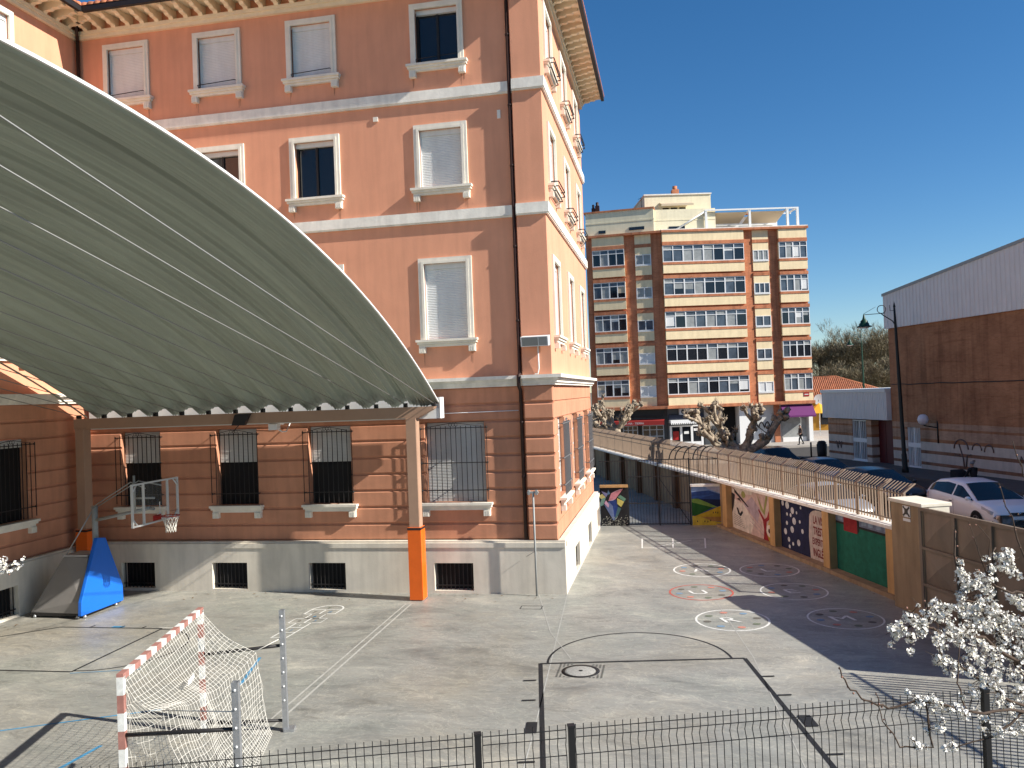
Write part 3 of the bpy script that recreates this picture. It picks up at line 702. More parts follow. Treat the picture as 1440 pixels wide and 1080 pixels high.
# ================================================================== CANOPY
cn = thing('canopy', 'arched grey green corrugated steel canopy over the courtyard court', 'canopy', (-12.6, 22.9, 0))
XA, XB = -18.4, -6.68; PIT = (XB - XA) / 13.0
AR = 31.84; AC = -22.11; AY = 7.63
def arc(y): return AC + math.sqrt(max(0.01, AR * AR - (y - AY) ** 2))
def prof(x):                                # 0 at the crest, -0.30 in the valley
    t = ((XB - x) / PIT) % 1.0; d = abs(t - .5) * 2     # 1 at crest, 0 valley
    k = min(1, max(0, (d - .12) / .72)); base = k * k * (3 - 2 * k)
    rib = -.06 * sum(math.exp(-((t - q) / .026) ** 2) for q in (.14, .24, .40, .50, .60, .76, .86))
    if XB - x < PIT: base *= .22
    return .21 * base + rib * .8 * (1 if XB - x > .05 else 0)
NX, NY = 13 * 44, 56
vs = []; fs = []
ys = [23.26 - (23.26 + 7.7) * j / NY for j in range(NY + 1)]
for j, y in enumerate(ys):
    z = arc(y); nrm = Vector((0, (y - AY), z - AC)).normalized()
    for i in range(NX + 1):
        x = XA + (XB - XA) * i / NX
        p = Vector((x, y, z)) + nrm * prof(x); vs.append(p)
for j in range(NY):
    for i in range(NX): a = j * (NX + 1) + i; fs.append((a, a + 1, a + NX + 2, a + NX + 1))
m = MB(); m.mesh(vs, fs, True); o = m.build('roof_sheet', M['canopy'], cn)
sd = o.modifiers.new('thickness', 'SOLIDIFY'); sd.thickness = .012; sd.offset = 1
m = MB()
for xx in (XB + .012, XA - .012):
    m = MB()
    for j in range(NY):
        p = [Vector((xx, ys[j + k], arc(ys[j + k]))) for k in (0, 1)]; n_ = [Vector((0, ys[j + k] - AY, arc(ys[j + k]) - AC)).normalized() for k in (0, 1)]
        a, b = p[0] + n_[0] * .022, p[1] + n_[1] * .022; dn = .016; c_, d_ = p[0] - n_[0] * dn, p[1] - n_[1] * dn
        o2 = Vector((.035 if xx > -10 else -.035, 0, 0))
        m.face([a, b, d_, c_]); m.face([a + o2, b + o2, d_ + o2, c_ + o2]); m.face([a, b, b + o2, a + o2]); m.face([c_, d_, d_ + o2, c_ + o2])
    m.build('sheet_edge_strip', M['whitemetal'] if xx > -10 else M['canopy'], cn)  # white on one side paints the sunlit sheet edge, other side keeps sheet colour
for i in range(14):
    x = XB - i * PIT - (.04 if i == 0 else 0)
    y0, z0 = 22.9, 5.68
    y1 = 4.9; z1 = z0 + (y0 - y1) * .210
    MB().tube([(x, y0, z0), (x, y1, z1)], .011, 5).build('tie_rod', M['rod'], cn)
    m = MB(); m.box(ID, x - .045, x + .045, 22.8, 22.94, 5.602, 5.72); m.build('rod_anchor', M['iron'], cn)
bm_ = MB(); Fb = Fr((0, 22.9, 0), (1, 0), (0, -1))
for d0, d1 in ((-.15, .15),):
    pr = [(XA - .1, 5.28), (-7.6, 5.28), (-7.2, 5.28), (-6.72, 5.53), (-6.68, 5.60), (XA - .1, 5.60)]
    n = len(pr); L_ = [Fb(a, d1, z) for a, z in pr]; Rr = [Fb(a, d0, z) for a, z in pr]
    bm_.mesh(L_ + Rr, [tuple(range(n)), tuple(range(2 * n - 1, n - 1, -1))] + [(i, (i + 1) % n, n + (i + 1) % n, n + i) for i in range(n)])
bm_.build('beam', M['tan'], cn)
bm2 = MB(); bm2.box(ID, XA - .1, XB, -7.75, -7.45, 5.28, 5.56); bm2.build('beam', M['tan'], cn)
m = MB()
for a, b, c_, d_ in ((23.10, 23.12, 5.24, 5.54), (23.12, 23.48, 5.24, 5.26), (23.46, 23.48, 5.26, 5.86)): m.box(ID, XA - .1, -6.62, a, b, c_, d_)
m.box(ID, -6.61, -6.595, 23.08, 23.48, 5.24, 5.86)
m.build('gutter', M['whitemetal'], cn)
for x, y in ((-7.40, 22.9), (-18.3, 22.9), (-7.40, -7.6), (-18.3, -7.6)):
    m = MB(); m.box(ID, x - .15, x + .15, y - .17, y + .17, 0, 5.28)
    if x > -10: m.box(ID, x + .15, x + .158, y - .13, y + .13, .02, 5.2)
    o = m.build('column', M['tan'], cn, bevel=.012)
    m = MB(); m.box(ID, x - .2, x + .2, y - .21, y + .21, .03, 2.12)
    for z in (.5, 1.0, 1.6): m.box(ID, x - .201, x + .201, y - .211, y + .211, z, z + .008)
    m.box(ID, x + .2, x + .206, y - .012, y + .012, .06, 2.06)
    m.build('pad', M['orange'], o, bevel=.03)
    m = MB()
    for z in (2.08,): m.box(ID, x - .206, x + .206, y - .216, y + .216, z - .03, z + .03)
    m.build('pad_strap', M['iron'], o)
fl = thing('floodlight', 'dark square floodlight hung under the canopy beam', 'floodlight', (-12.65, 22.62, 5.2))
m = MB(); m.hull([(-12.95, 22.52, 5.24), (-12.52, 22.52, 5.24), (-12.36, 22.5, 5.57), (-12.82, 22.5, 5.57), (-12.93, 22.68, 5.24), (-12.54, 22.68, 5.24), (-12.38, 22.72, 5.58), (-12.8, 22.72, 5.58)]); m.build('housing', M['plasticdark'], fl, bevel=.01)
MB().tube([(-12.75, 22.6, 5.24), (-13.0, 22.7, 5.05)], .012, 5).build('cable', M['iron'], fl)
fl = thing('spotlight', 'small white spotlight on a bent bracket behind the canopy beam', 'spotlight', (-11.9, 23.3, 4.95))
m = MB(); m.hull([(x, y, z) for x in (-12.03, -11.75) for y, z in ((23.05, 5.05), (23.05, 5.24), (23.3, 5.08), (23.3, 5.26))]); m.build('lamp_body', M['whitemetal'], fl, bevel=.008)
MB().tube([(-11.78, 23.2, 5.06), (-11.70, 23.3, 4.98), (-11.66, 23.5, 4.98), (-11.66, 23.8, 5.25)], .018, 6).build('bracket', M['whitemetal'], fl)

# ================================================================== BASKETBALL HOOP
hb = thing('basketball_hoop', 'portable basketball hoop with clear backboard on a blue and grey wheeled base', 'basketball hoop', (-17.2, 21.15, 0))
B = [(-18.25, 20.42), (-16.45, 20.30), (-16.42, 22.0), (-18.2, 22.0)]
m = MB(); m.hull([(-18.22, 20.45, .14), (-16.52, 20.36, .14), (-16.52, 21.98, .14), (-18.2, 21.98, .14), (-16.52, 20.38, .5), (-16.52, 21.96, .58), (-17.38, 20.8, 1.66), (-17.38, 21.5, 1.66), (-16.6, 20.83, 1.64), (-16.6, 21.5, 1.64)]); m.build('base_box', M['cartgrey'], hb, bevel=.015)
m = MB(); fp = [(20.24, .10), (22.05, .10), (22.03, .60), (21.34, 2.12), (20.98, 2.17), (20.26, .48)]
vs = [Vector((-16.40, y, z)) for y, z in fp] + [Vector((-16.52, y, z)) for y, z in fp]
m.mesh(vs, [tuple(range(6)), tuple(range(11, 5, -1))] + [(i, (i + 1) % 6, 6 + (i + 1) % 6, 6 + i) for i in range(6)]); m.build('front_pad', M['blue'], hb, bevel=.02)
m = MB(); m.box(ID, -17.40, -16.6, 20.8, 21.52, 1.662, 1.70); m.build('ballast_lid', mat('pale_edge_trim', (.42, .42, .41), .5), hb)
m = MB(); m.box(ID, -18.2, -16.46, 20.4, 20.5, .06, .138); m.box(ID, -18.2, -16.46, 21.9, 22.0, .06, .138); m.box(ID, -16.56, -16.46, 20.5, 21.9, .06, .138); m.build('chassis', M['iron'], hb)
for x, y in ((-18.05, 20.42), (-16.62, 20.36), (-16.48, 21.8), (-16.46, 20.45)):
    MB().lathe((x, y, .0), [(0, 0), (.05, .01), (.055, .05), (.03, .09), (0, .1)], 10).build('castor', M['galv'], hb)
MB().tube([(-16.75, 21.35, 1.6), (-16.75, 21.35, 3.05)], .085, 12).build('mast', M['greysteel'], hb)
m = MB(); m.tube([(-16.75, 21.35, 2.62), (-14.62, 20.93, 3.02)], .05, 10); m.tube([(-14.62, 20.93, 3.0), (-14.50, 20.91, 3.0)], .045, 8)
m.tube([(-16.75, 21.2, 3.0), (-15.1, 20.75, 3.78), (-14.5, 20.55, 3.62)], .016, 6); m.tube([(-16.75, 21.45, 3.0), (-15.1, 21.1, 3.78), (-14.5, 21.3, 3.62)], .016, 6)
m.tube([(-15.1, 20.9, 2.95), (-15.1, 20.9, 3.95)], .035, 8); m.tube([(-15.1, 20.95, 3.3), (-14.5, 20.95, 3.3)], .03, 6)
m.build('arm', M['greysteel'], hb)
MB().tube([(-16.78, 21.32, 2.95), (-17.32, 20.84, 1.70)], .018, 6).build('brace_rod', M['galv'], hb)
y0, y1, z0, z1 = 19.85, 21.93, 2.64, 3.78
Xb = -14.42
gl_ = bpy.data.materials.new('clear_backboard'); gl_.use_nodes = True; b_ = gl_.node_tree.nodes['Principled BSDF']
b_.inputs['Base Color'].default_value = (.55, .55, .5, 1); b_.inputs['Alpha'].default_value = .05; b_.inputs['Roughness'].default_value = .1
m = MB(); m.box(ID, Xb - .008, Xb + .008, y0, y1, z0, z1); bb = m.build('backboard', gl_, hb)
m = MB(); t = .021
for a, b_2, c_, d_ in ((y0 - t, y0 + t, z0 - t, z1 + t), (y1 - t, y1 + t, z0 - t, z1 + t), (y0 + t, y1 - t, z0 - t, z0 + t), (y0 + t, y1 - t, z1 - t, z1 + t), (20.32, 20.36, z0 + t, z1 - t), (21.42, 21.46, z0 + t, z1 - t)): m.box(ID, Xb - .03, Xb + .03, a, b_2, c_, d_)
for sy, sz in ((y0, z0), (y0, z1), (y1, z0), (y1, z1)):
    ay = .22 if sy == y0 else -.22; az = .22 if sz == z0 else -.22
    m.tube([(Xb, sy, sz + az), (Xb, sy + ay, sz)], .022, 5)
m.build('backboard_frame', M['greywhite'], bb)
m = MB(); m.box(ID, Xb + .009, Xb + .013, 21.03, 21.07, 2.72, 3.18); m.build('target_marking', M['whiteline'], bb)
hc = Vector((Xb + .44, 20.9, 2.80))
m = MB(); m.tube([hc + Vector((.243 * math.cos(q * math.pi / 12), .243 * math.sin(q * math.pi / 12), 0)) for q in range(25)], .014, 6, False); m.box(ID, Xb + .012, Xb + .03, 20.72, 21.08, 2.68, 2.83); m.box(ID, Xb + .03, Xb + .2, 20.8, 21.0, 2.77, 2.80)
rim = m.build('rim', M['red'], hb)
m = MB(); nn = 12
for i in range(nn):
    for sg in (-1, 1):
        m.tube([hc + Vector((r_ * math.cos(2 * math.pi * (i + sg * k * .5) / nn), r_ * math.sin(2 * math.pi * (i + sg * k * .5) / nn), -dz)) for k, (r_, dz) in enumerate(((.24, 0), (.19, .12), (.155, .24), (.13, .36), (.135, .46)))], .009, 4)
m.build('net', M['net'], rim)

# ================================================================== HANDBALL GOAL
gl = thing('handball_goal', 'red and white handball goal with a sagging white net and steel rear posts', 'goal', (-7.9, 11.7, 0))
A0 = Vector((-7.52, 10.0, 0)); A1 = Vector((-8.42, 13.38, 0)); HZ = 2.2
gd = (A1 - A0).normalized(); gn = Vector((gd.y, -gd.x, 0))       # gn points to the back (+x)
FG = Fr(A0, gd[:2], gn[:2]); LG = (A1 - A0).length
def banded(name, p, q, parent, first=0, bands=8):
    m = MB(); d = (q - p)
    for k in range(bands):
        m.use(M['goalred'] if (k + first) % 2 == 0 else M['whiteline'])
        a = p + d * (k / bands); b = p + d * ((k + 1) / bands)
        ax = d.normalized(); s1 = ax.cross(Vector((0, 0, 1))) if abs(ax.z) < .9 else Vector(gd); s1.normalize(); s2 = ax.cross(s1).normalized(); h = .045
        vs = [x + s1 * i * h + s2 * j * h for x in (a, b) for i, j in ((-1, -1), (1, -1), (1, 1), (-1, 1))]
        m.mesh(vs, [(3, 2, 1, 0), (4, 5, 6, 7), (0, 1, 5, 4), (1, 2, 6, 5), (2, 3, 7, 6), (3, 0, 4, 7)])
    return m.build(name, None, parent)
up = Vector((0, 0, HZ))
banded('post', A0, A0 + up, gl, 1, 9); banded('post', A1, A1 + up, gl, 1, 9)
banded('crossbar', A0 + Vector((0, 0, HZ - .0)) - gd * .04, A1 + up + gd * .04, gl, 0, 17)
Rn = Vector((-5.86, 10.08, 0)); Rf = Vector((-6.98, 13.65, 0))
for P0 in (Rn, Rf):
    m = MB(); F_ = Fr(P0, gd[:2], gn[:2])
    m.box(F_, -.05, .05, -.045, -.035, 0, 2.15); m.box(F_, -.05, -.04, -.035, .045, 0, 2.15); m.box(F_, .04, .05, -.035, .045, 0, 2.15); m.box(F_, -.04, .04, .03, .04, .02, 2.14)
    m.box(F_, -.1, .1, -.02, .16, 0, .05)
    o = m.build('rear_post', M['galv'], gl)
    m = MB()
    for k in range(7): m.blob(F_(-.052, 0, .55 + k * .25), .02, 1, 0)
    m.build('bolt_heads', M['whitemetal'], o)
for P0, Q0 in ((A0, Rn), (A1, Rf)):
    for z in (1.52, .18):
        m = MB(); m.tube([P0 + Vector((0, 0, z - (.12 if z > 1 else 0))), Q0 + Vector((0, 0, z))], .03, 8); m.build('strut', M['iron'], gl)
nt_ = MB(); NU, NV = 36, 28
RID = [A0 + gn * .42 + gd * .25 + Vector((0, 0, 1.62)), A0 + gd * 1.0 + gn * .55 + Vector((0, 0, 1.42)), A0 + gd * 1.75 + gn * .62 + Vector((0, 0, 1.30)), A0 + gd * 2.5 + gn * .85 + Vector((0, 0, 1.36)), A1 - gd * .35 + gn * 1.05 + Vector((0, 0, 1.52))]
def netp(u_, v_):
    top = A0 + up + (A1 - A0) * u_
    k = (.5 + (u_ - .5) * (.62 + .38 * abs(2 * u_ - 1))) * 4; i = min(3, int(k)); mid = RID[i].lerp(RID[i + 1], k - i)
    back = (Rn + (Rf - Rn) * (.12 + .82 * u_)) + Vector((0, 0, .05)) - gn * .2
    if v_ < .42:
        t = v_ / .42; p = top.lerp(mid, t); p.z -= .16 * math.sin(math.pi * t)
    else:
        t = min(1.0, (v_ - .42) / .58); p = mid.lerp(back, t ** 1.25); p.z = .05 + (mid.z - .05) * (1 - t) ** 1.5
    p += Vector((noise.noise((u_ * 6, v_ * 6, 1)), noise.noise((u_ * 6, v_ * 6, 5)), noise.noise((u_ * 6, v_ * 6, 9)) * .6)) * .06 * math.sin(math.pi * v_)
    return p
G_ = [[netp(i / NU, j / NV) for j in range(NV + 1)] for i in range(NU + 1)]
for i in range(NU + 1): nt_.tube(G_[i], .0038, 3, False)
for j in range(NV + 1): nt_.tube([G_[i][j] for i in range(NU + 1)], .0038, 3, False)
def side(P0, Q0, u0):
    N = 12
    g = [[None] * (N + 1) for _ in range(N + 1)]
    for i in range(N + 1):
        z = HZ * i / N
        j0 = min((j / 40 for j in range(41)), key=lambda q: abs(netp(u0, q).z - z)); e = netp(u0, j0)
        for j in range(N + 1):
            p = (P0 + Vector((0, 0, z))).lerp(e, j / N); p.z -= .05 * math.sin(math.pi * j / N)
            p += Vector((noise.noise((i * .5, j * .5, 3 + u0)), noise.noise((i * .5, j * .5, 7 + u0)), 0)) * .05
            g[i][j] = p
    for i in range(N + 1): nt_.tube(g[i], .0038, 3, False); nt_.tube([g[k][i] for k in range(N + 1)], .0038, 3, False)
side(A0, Rn, 0); side(A1, Rf, 1)
nt_.tube([netp(1, .42), Rf + Vector((0, 0, 1.66))], .008, 4); nt_.tube([netp(0, .42), Rn + Vector((0, 0, 1.75))], .008, 4)
nt_.build('net', M['net'], gl)
m = MB(); F_ = FG; m.face([A0 + gd * 1.2 + gn * .5 + Vector((0, 0, 1.62)), A0 + gd * 1.5 + gn * .5 + Vector((0, 0, 1.64)), A0 + gd * 1.5 + gn * .5 + Vector((0, 0, 1.72)), A0 + gd * 1.2 + gn * .5 + Vector((0, 0, 1.70))]); m.build('net_tag', M['sign'], gl)

# ================================================================== STREET WALL WITH MURALS, FENCE, GATES
FW = Fr((0, 0, 0), UD[:2], (-ND.x, -ND.y))       # s = u, d = -v (towards the courtyard)
def vw(v): return -v
sw = thing('street_wall', 'long courtyard wall with painted murals between ochre pilasters', 'wall', UV(28, 12.95, 0))
m = MB(); m.box(FW, 19.91, 36.9, vw(13.25), vw(12.95), 0, 1.858); m.build('wall', M['brownwall'], sw)
m = MB(); m.box(FW, 36.9, 64, vw(13.25), vw(12.97), 0, 1.858)
m.build('far_wall', M['brownwall'], sw)
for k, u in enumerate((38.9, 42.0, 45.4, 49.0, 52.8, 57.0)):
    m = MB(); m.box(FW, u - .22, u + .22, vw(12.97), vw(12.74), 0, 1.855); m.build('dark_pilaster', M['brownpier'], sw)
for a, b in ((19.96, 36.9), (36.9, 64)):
    m = MB(); m.box(FW, a, b - .01, vw(13.30), vw(12.68), 1.86, 1.95); m.build('coping', M['coping'], sw)
for u in (32.25, 27.85, 24.05, 20.6):
    m = MB(); m.box(FW, u - .2, u + .2, vw(12.96), vw(12.70), 0, 1.855); m.build('pilaster', M['tanwall'], sw, bevel=.01)
m = MB(); m.box(FW, 20.35, 33.0, vw(12.949), vw(12.62), .0, .12); m.build('kerb', M['brownwall'], sw)
def mc(n, c): return mat('mural_' + n, c, .9, .22, 5, .25, 30, streak=.16)
FM = Fr((0, 0, 0), (-UD.x, -UD.y), (-ND.x, -ND.y)); MV = -12.945
def mural(u0, u1, base, label=None):
    m = MB(); m.use(base); m.box(FM, -u0, -u1, MV - .002, MV, .121, 1.855); return m
def lay(m, u0, c, pts, k, H=1.733, Wd=None):      # pts given 0..1 across / 0..1 up
    m.use(c); m.poly(FM, [(-u0 + a * Wd, .121 + b * H) for a, b in pts], MV + .003 * k); return m
def disc(cx, cy, rx, ry, n=12): return [(cx + rx * math.cos(2 * math.pi * i / n), cy + ry * math.sin(2 * math.pi * i / n)) for i in range(n)]
# panel 1: pale pink landscape with a red trunk
Wd = 3.95; m = mural(32.04, 28.06, mc('pink', (.58, .42, .37)))
P1 = mc('black', (.03, .028, .03)); P2 = mc('crimson', (.3, .025, .03)); P3 = mc('mustard', (.5, .33, .05)); P4 = mc('offwhite', (.66, .58, .5)); P5 = mc('lilac', (.42, .33, .36)); P6 = mc('olive', (.3, .3, .1))
lay(m, 32.04, P4, [(0, 0), (.45, 0), (.55, .3), (.3, .62), (0, .7)], 1, Wd=Wd); lay(m, 32.04, P5, [(.3, .62), (.62, .3), (.68, .62), (.5, .84)], 1, Wd=Wd); lay(m, 32.04, P4, [(.1, .82), (.5, .88), (.52, .98), (.08, .97)], 1, Wd=Wd)
lay(m, 32.04, P1, [(0, .34), (.05, .5), (.09, .78), (.03, .84), (0, .8)], 2, Wd=Wd); lay(m, 32.04, P1, [(.05, .93), (.1, .9), (.42, .6), (.40, .58), (.08, .84)], 2, Wd=Wd)
lay(m, 32.04, P4, disc(.05, .86, .03, .06, 8), 3, Wd=Wd); lay(m, 32.04, P1, [(.12, .5), (.16, .5), (.2, .38), (.26, .47), (.28, .42), (.22, .32), (.16, .36)], 3, Wd=Wd); lay(m, 32.04, P1, [(.13, .7), (.2, .74), (.25, .66), (.2, .68)], 3, Wd=Wd); lay(m, 32.04, P6, disc(.3, .84, .05, .08), 2, Wd=Wd)
for k in range(6): lay(m, 32.04, P1, [(.05, .1 + .045 * k), (.33 - .02 * k, .08 + .04 * k), (.33 - .02 * k, .088 + .04 * k), (.05, .108 + .045 * k)], 3, Wd=Wd)
for k in range(3): lay(m, 32.04, P5, [(.45, .48 - .1 * k), (.76, .2 - .07 * k), (.76, .215 - .07 * k), (.45, .5 - .1 * k)], 2, Wd=Wd)
lay(m, 32.04, P3, [(.8, 0), (1, 0), (1, .5), (.88, .46), (.82, .25)], 2, Wd=Wd); lay(m, 32.04, P4, disc(.87, .22, .06, .13), 3, Wd=Wd); lay(m, 32.04, P1, disc(.87, .22, .02, .05), 4, Wd=Wd)
lay(m, 32.04, P2, [(.74, 0), (.86, 0), (.80, .2), (.82, .4), (.9, .48), (1, .44), (1, .52), (.9, .56), (1, .72), (.93, .8), (.92, .98), (.89, .98), (.88, .66), (.83, .5), (.78, .44), (.66, .62), (.64, .6), (.74, .4), (.76, .2)], 3, Wd=Wd)
lay(m, 32.04, P6, [(.62, .94), (.7, .62), (.78, .52), (.86, .95), (.82, .95), (.76, .62), (.68, .8)], 2, Wd=Wd)
o = m.build('mural_panel', None, sw); o['label'] = 'pale pink mural with a dark red branching trunk'
# panel 2: navy with white dots and a pale rounded board of dark red lettering
Wd = 3.4; m = mural(27.64, 24.26, mc('navy', (.016, .02, .06)))
W_ = mc('white', (.62, .62, .64)); rnd = random.Random(5)
for (x, y, r) in ((.06, .9, .028), (.16, .88, .04), (.27, .8, .036), (.15, .7, .018), (.23, .7, .02), (.36, .78, .016), (.3, .6, .038), (.14, .52, .022), (.1, .34, .034), (.25, .42, .036), (.17, .2, .026), (.26, .14, .02), (.38, .2, .034), (.18, .06, .02), (.45, .9, .016), (.47, .45, .025), (.42, .62, .018)):
    lay(m, 27.64, W_, disc(x, y, r, r * 1.9), 1, Wd=Wd)
PB = mc('board', (.56, .47, .42))
lay(m, 27.64, PB, [(.62, .0), (1.0, 0), (1.0, .80)] + [(.81 + .19 * math.cos(t * math.pi / 10), .78 + .16 * math.sin(t * math.pi / 10)) for t in range(1, 10)] + [(.62, .78), (.60, .4)], 1, Wd=Wd)
m.use(mc('lettering', (.2, .035, .035)))
for txt, cy, sz in (('LA VIS', .70, .36), ('TREST', .49, .36), ('EXPERTO', .295, .3), ('INGLÉS', .07, .36)):
    m.text(lambda x, y: FM(-27.64 + .79 * Wd + x * .66, MV + .007, .121 + cy * 1.68 + y * 1.0), txt, sz, .03)
o = m.build('mural_panel', None, sw); o['label'] = 'navy mural with white dots and a pale board of dark red lettering'
# panel 3: plain green board
Wd = 2.9; m = mural(23.84, 20.8, mc('green', (.012, .135, .088)))
lay(m, 23.84, mc('slate', (.2, .23, .32)), [(0, .86), (1.03, .86), (1.03, 1), (0, 1)], 1, Wd=Wd); lay(m, 23.84, P1, [(0, .82), (1.03, .82), (1.03, .86), (0, .86)], 1, Wd=Wd)
lay(m, 23.84, P2, [(.16, .72), (.42, .72), (.42, .99), (.16, .99)], 2, Wd=Wd); lay(m, 23.84, P1, [(.42, .72), (.46, .78), (.46, .96), (.42, .99)], 3, Wd=Wd)
for x in (.05, .5, .62, .76, .9): lay(m, 23.84, mc('paleblue', (.3, .38, .5)), [(x, .885), (x + .09, .9), (x + .08, .985), (x + .01, .97)], 2, Wd=Wd)
o = m.build('mural_panel', None, sw); o['label'] = 'green mural with a dark red square in its upper corner'

fn = thing('picket_fence', 'beige steel picket fence with bent over tips along the top of the mural wall', 'fence', UV(28, 13.0, 1.95))
FP = Fr((0, 0, 0), UD[:2], (-ND.x, -ND.y))
def pickets(u0, u1, par, step=.15, zb=1.95, hz=.95):
    m = MB(); u = u0 + step / 2
    while u < u1 - .02:
        hz = .90 + .16 * min(1, max(0, (u - 20.5) / 6))
        for (z0, z1, v0, v1) in ((zb + .02, zb + hz, 13.0, 13.0), (zb + hz, zb + hz + .21, 13.0, 13.30)):
            p = [FP(u + a, -(vv + b), z) for z, vv in ((z0, v0), (z1, v1)) for a, b in ((-.010, -.021), (.010, -.021), (.010, .021), (-.010, .021))]
            m.mesh(p, [(0, 1, 5, 4), (1, 2, 6, 5), (2, 3, 7, 6), (3, 0, 4, 7), (4, 5, 6, 7)])
        u += step
    m.build('picket_panel', M['picket'], par)
us = [20.35, 21.45, 22.64, 23.85, 25.05, 26.26, 27.47, 28.68, 29.9, 31.1, 32.3, 33.5, 34.7, 35.9, 37.1, 39, 41, 43, 45, 47, 49, 51, 53, 55, 57, 59, 61, 63]
for k in range(len(us) - 1): pickets(us[k] + .02, us[k + 1] - .02, fn, .15 if us[k] < 37 else .14)
for u in us:
    m = MB()
    for (z0, z1, v0, v1) in ((1.952, 2.84 + .16 * min(1, max(0, (u - 20.5) / 6)), 13.0, 13.0), (2.84 + .16 * min(1, max(0, (u - 20.5) / 6)), 3.07 + .16 * min(1, max(0, (u - 20.5) / 6)), 13.0, 13.32)):
        p = [FP(u + a, -(vv + b), z) for z, vv in ((z0, v0), (z1, v1)) for a, b in ((-.03, -.035), (.03, -.035), (.03, .035), (-.03, .035))]
        m.mesh(p, [(0, 1, 5, 4), (1, 2, 6, 5), (2, 3, 7, 6), (3, 0, 4, 7), (4, 5, 6, 7)])
    m.build('post', M['picket'], fn)
for z in (2.08, 2.80):
    m = MB(); m.box(FP, 20.3, 63, -12.985, -12.955, z - .016, z + .016); m.build('rail', M['gatebrown'], fn)

# barred gate across the passage
YG = 35.76
gt_ = thing('barred_gate', 'wide dark barred gate closing the passage between two low mural walls', 'gate', (-.65, YG, 0))
m = MB(); x = -1.92
while x < .68: m.box(ID, x - .009, x + .009, YG - .009, YG + .009, .06, 2.84); x += .125
m.build('bars', M['iron'], gt_)
m = MB()
for z in (.06, .95, 2.1, 2.82): m.box(ID, -1.95, .68, YG - .02, YG + .02, z - .02, z + .02)
for x in (-1.95, -.62, .68): m.box(ID, x - .03, x + .03, YG - .03, YG + .03, 0, 2.86)
m.tube([(-.6, YG + .02, 2.05), (.65, YG + .02, .1)], .014, 5); m.build('frame', M['iron'], gt_)
m = MB(); x = -3.1
while x < -1.98: m.box(ID, x - .008, x + .008, YG - .008, YG + .008, 1.8, 2.80); x += .125
m.box(ID, -3.15, -1.96, YG - .015, YG + .015, 2.78, 2.81); m.build('side_bars', M['iron'], gt_)
for k, (x0, x1) in enumerate(((.2, .45), (.45, .75), (.8, 1.15), (1.2, 1.5), (1.5, 1.75))):
    m = MB(); m.tube([(x0 - .1 - .15 * math.cos(t), YG + .2 * t / 3, 2.75 + .62 * math.sin(t)) if False else (x0 - .35 + .5 * (1 - math.cos(t)), YG + .1, 2.6 + .75 * math.sin(t) ** .8 + .0) for t in [i * math.pi / 16 for i in range(1, 9)]] + [(x1, YG + .1, 3.34 - .05)], .028, 5); m.build('curved_spike', M['plasticdark'], gt_)
m = MB(); m.box(ID, .72, 1.85, YG - .01, YG + .01, 2.78, 2.82)
for i in range(9): m.box(ID, .76 + i * .13 - .008, .76 + i * .13 + .008, YG - .008, YG + .008, 1.8, 2.9)
m.build('side_bars', M['iron'], gt_)
FGt = Fr((0, YG - .06, 0), (1, 0), (0, -1))
lw = thing('low_wall', 'low wall with a low poly bird mural on black beside the school', 'wall', (-2.6, YG, 0))
m = MB(); m.use(mc('soot', (.018, .017, .019))); m.box(FGt, -3.15, -1.97, -.2, 0, 0, 1.66)
def tri(c, pts, k): m.use(c); m.poly(FGt, pts, .003 * k)
def bx_(x, y): return (-3.25 + (x - 60) / 560 * 1.27, 1.66 - (y - 200) / 800 * 1.66)
tri(mc('rose', (.55, .22, .26)), [bx_(550, 225), bx_(400, 440), bx_(260, 480), bx_(320, 320)], 1); tri(mc('palepink', (.62, .42, .5)), [bx_(550, 225), bx_(430, 260), bx_(320, 320)], 2)
tri(mc('lavender', (.5, .45, .62)), [bx_(260, 480), bx_(400, 440), bx_(350, 470)], 2); tri(mc('cobalt', (.025, .05, .2)), [bx_(270, 490), bx_(410, 460), bx_(440, 620), bx_(370, 860), bx_(330, 600)], 1)
tri(mc('steel', (.14, .18, .32)), [bx_(270, 500), bx_(340, 580), bx_(370, 880), bx_(340, 880), bx_(180, 560)], 2); tri(mc('teal', (.07, .14, .15)), [bx_(440, 600), bx_(500, 640), bx_(400, 860), bx_(365, 870)], 2)
tri(mc('pinkwing', (.6, .34, .46)), [bx_(215, 465), bx_(275, 560), bx_(258, 620), bx_(180, 530)], 3); tri(mc('lemon', (.58, .5, .14)), [bx_(430, 420), bx_(560, 500), bx_(500, 610), bx_(425, 540)], 2)
tri(mc('fern', (.12, .24, .17)), [bx_(440, 400), bx_(490, 355), bx_(600, 440), bx_(560, 500)], 1); tri(mc('lemon2', (.6, .52, .2)), [bx_(65, 380), bx_(150, 330), bx_(210, 400), bx_(130, 440)], 2)
tri(mc('mint', (.2, .34, .28)), [bx_(130, 440), bx_(215, 400), bx_(170, 560), bx_(90, 600)], 1); tri(mc('violet', (.2, .19, .34)), [bx_(130, 265), bx_(260, 330), bx_(220, 400), bx_(170, 340)], 1); tri(mc('blue', (.08, .15, .25)), [bx_(265, 240), bx_(300, 330), bx_(240, 360)], 2)
rr = random.Random(3)
for k in range(90):
    x = rr.uniform(-3.12, -2.0); z = rr.uniform(.02, .5) * rr.random() ** .6
    tri(mc('fleck' + str(k % 3), [(.3, .29, .24), (.42, .4, .34), (.2, .2, .16)][k % 3]), [(x, z), (x + .05, z + .01), (x + .03, z + .05)], 3 + k * .02)
m.build('mural_face', None, lw)
m = MB(); m.box(FGt, -3.15, -1.93, -.24, .05, 1.66, 1.77); m.build('cap', M['tanwall'], lw)
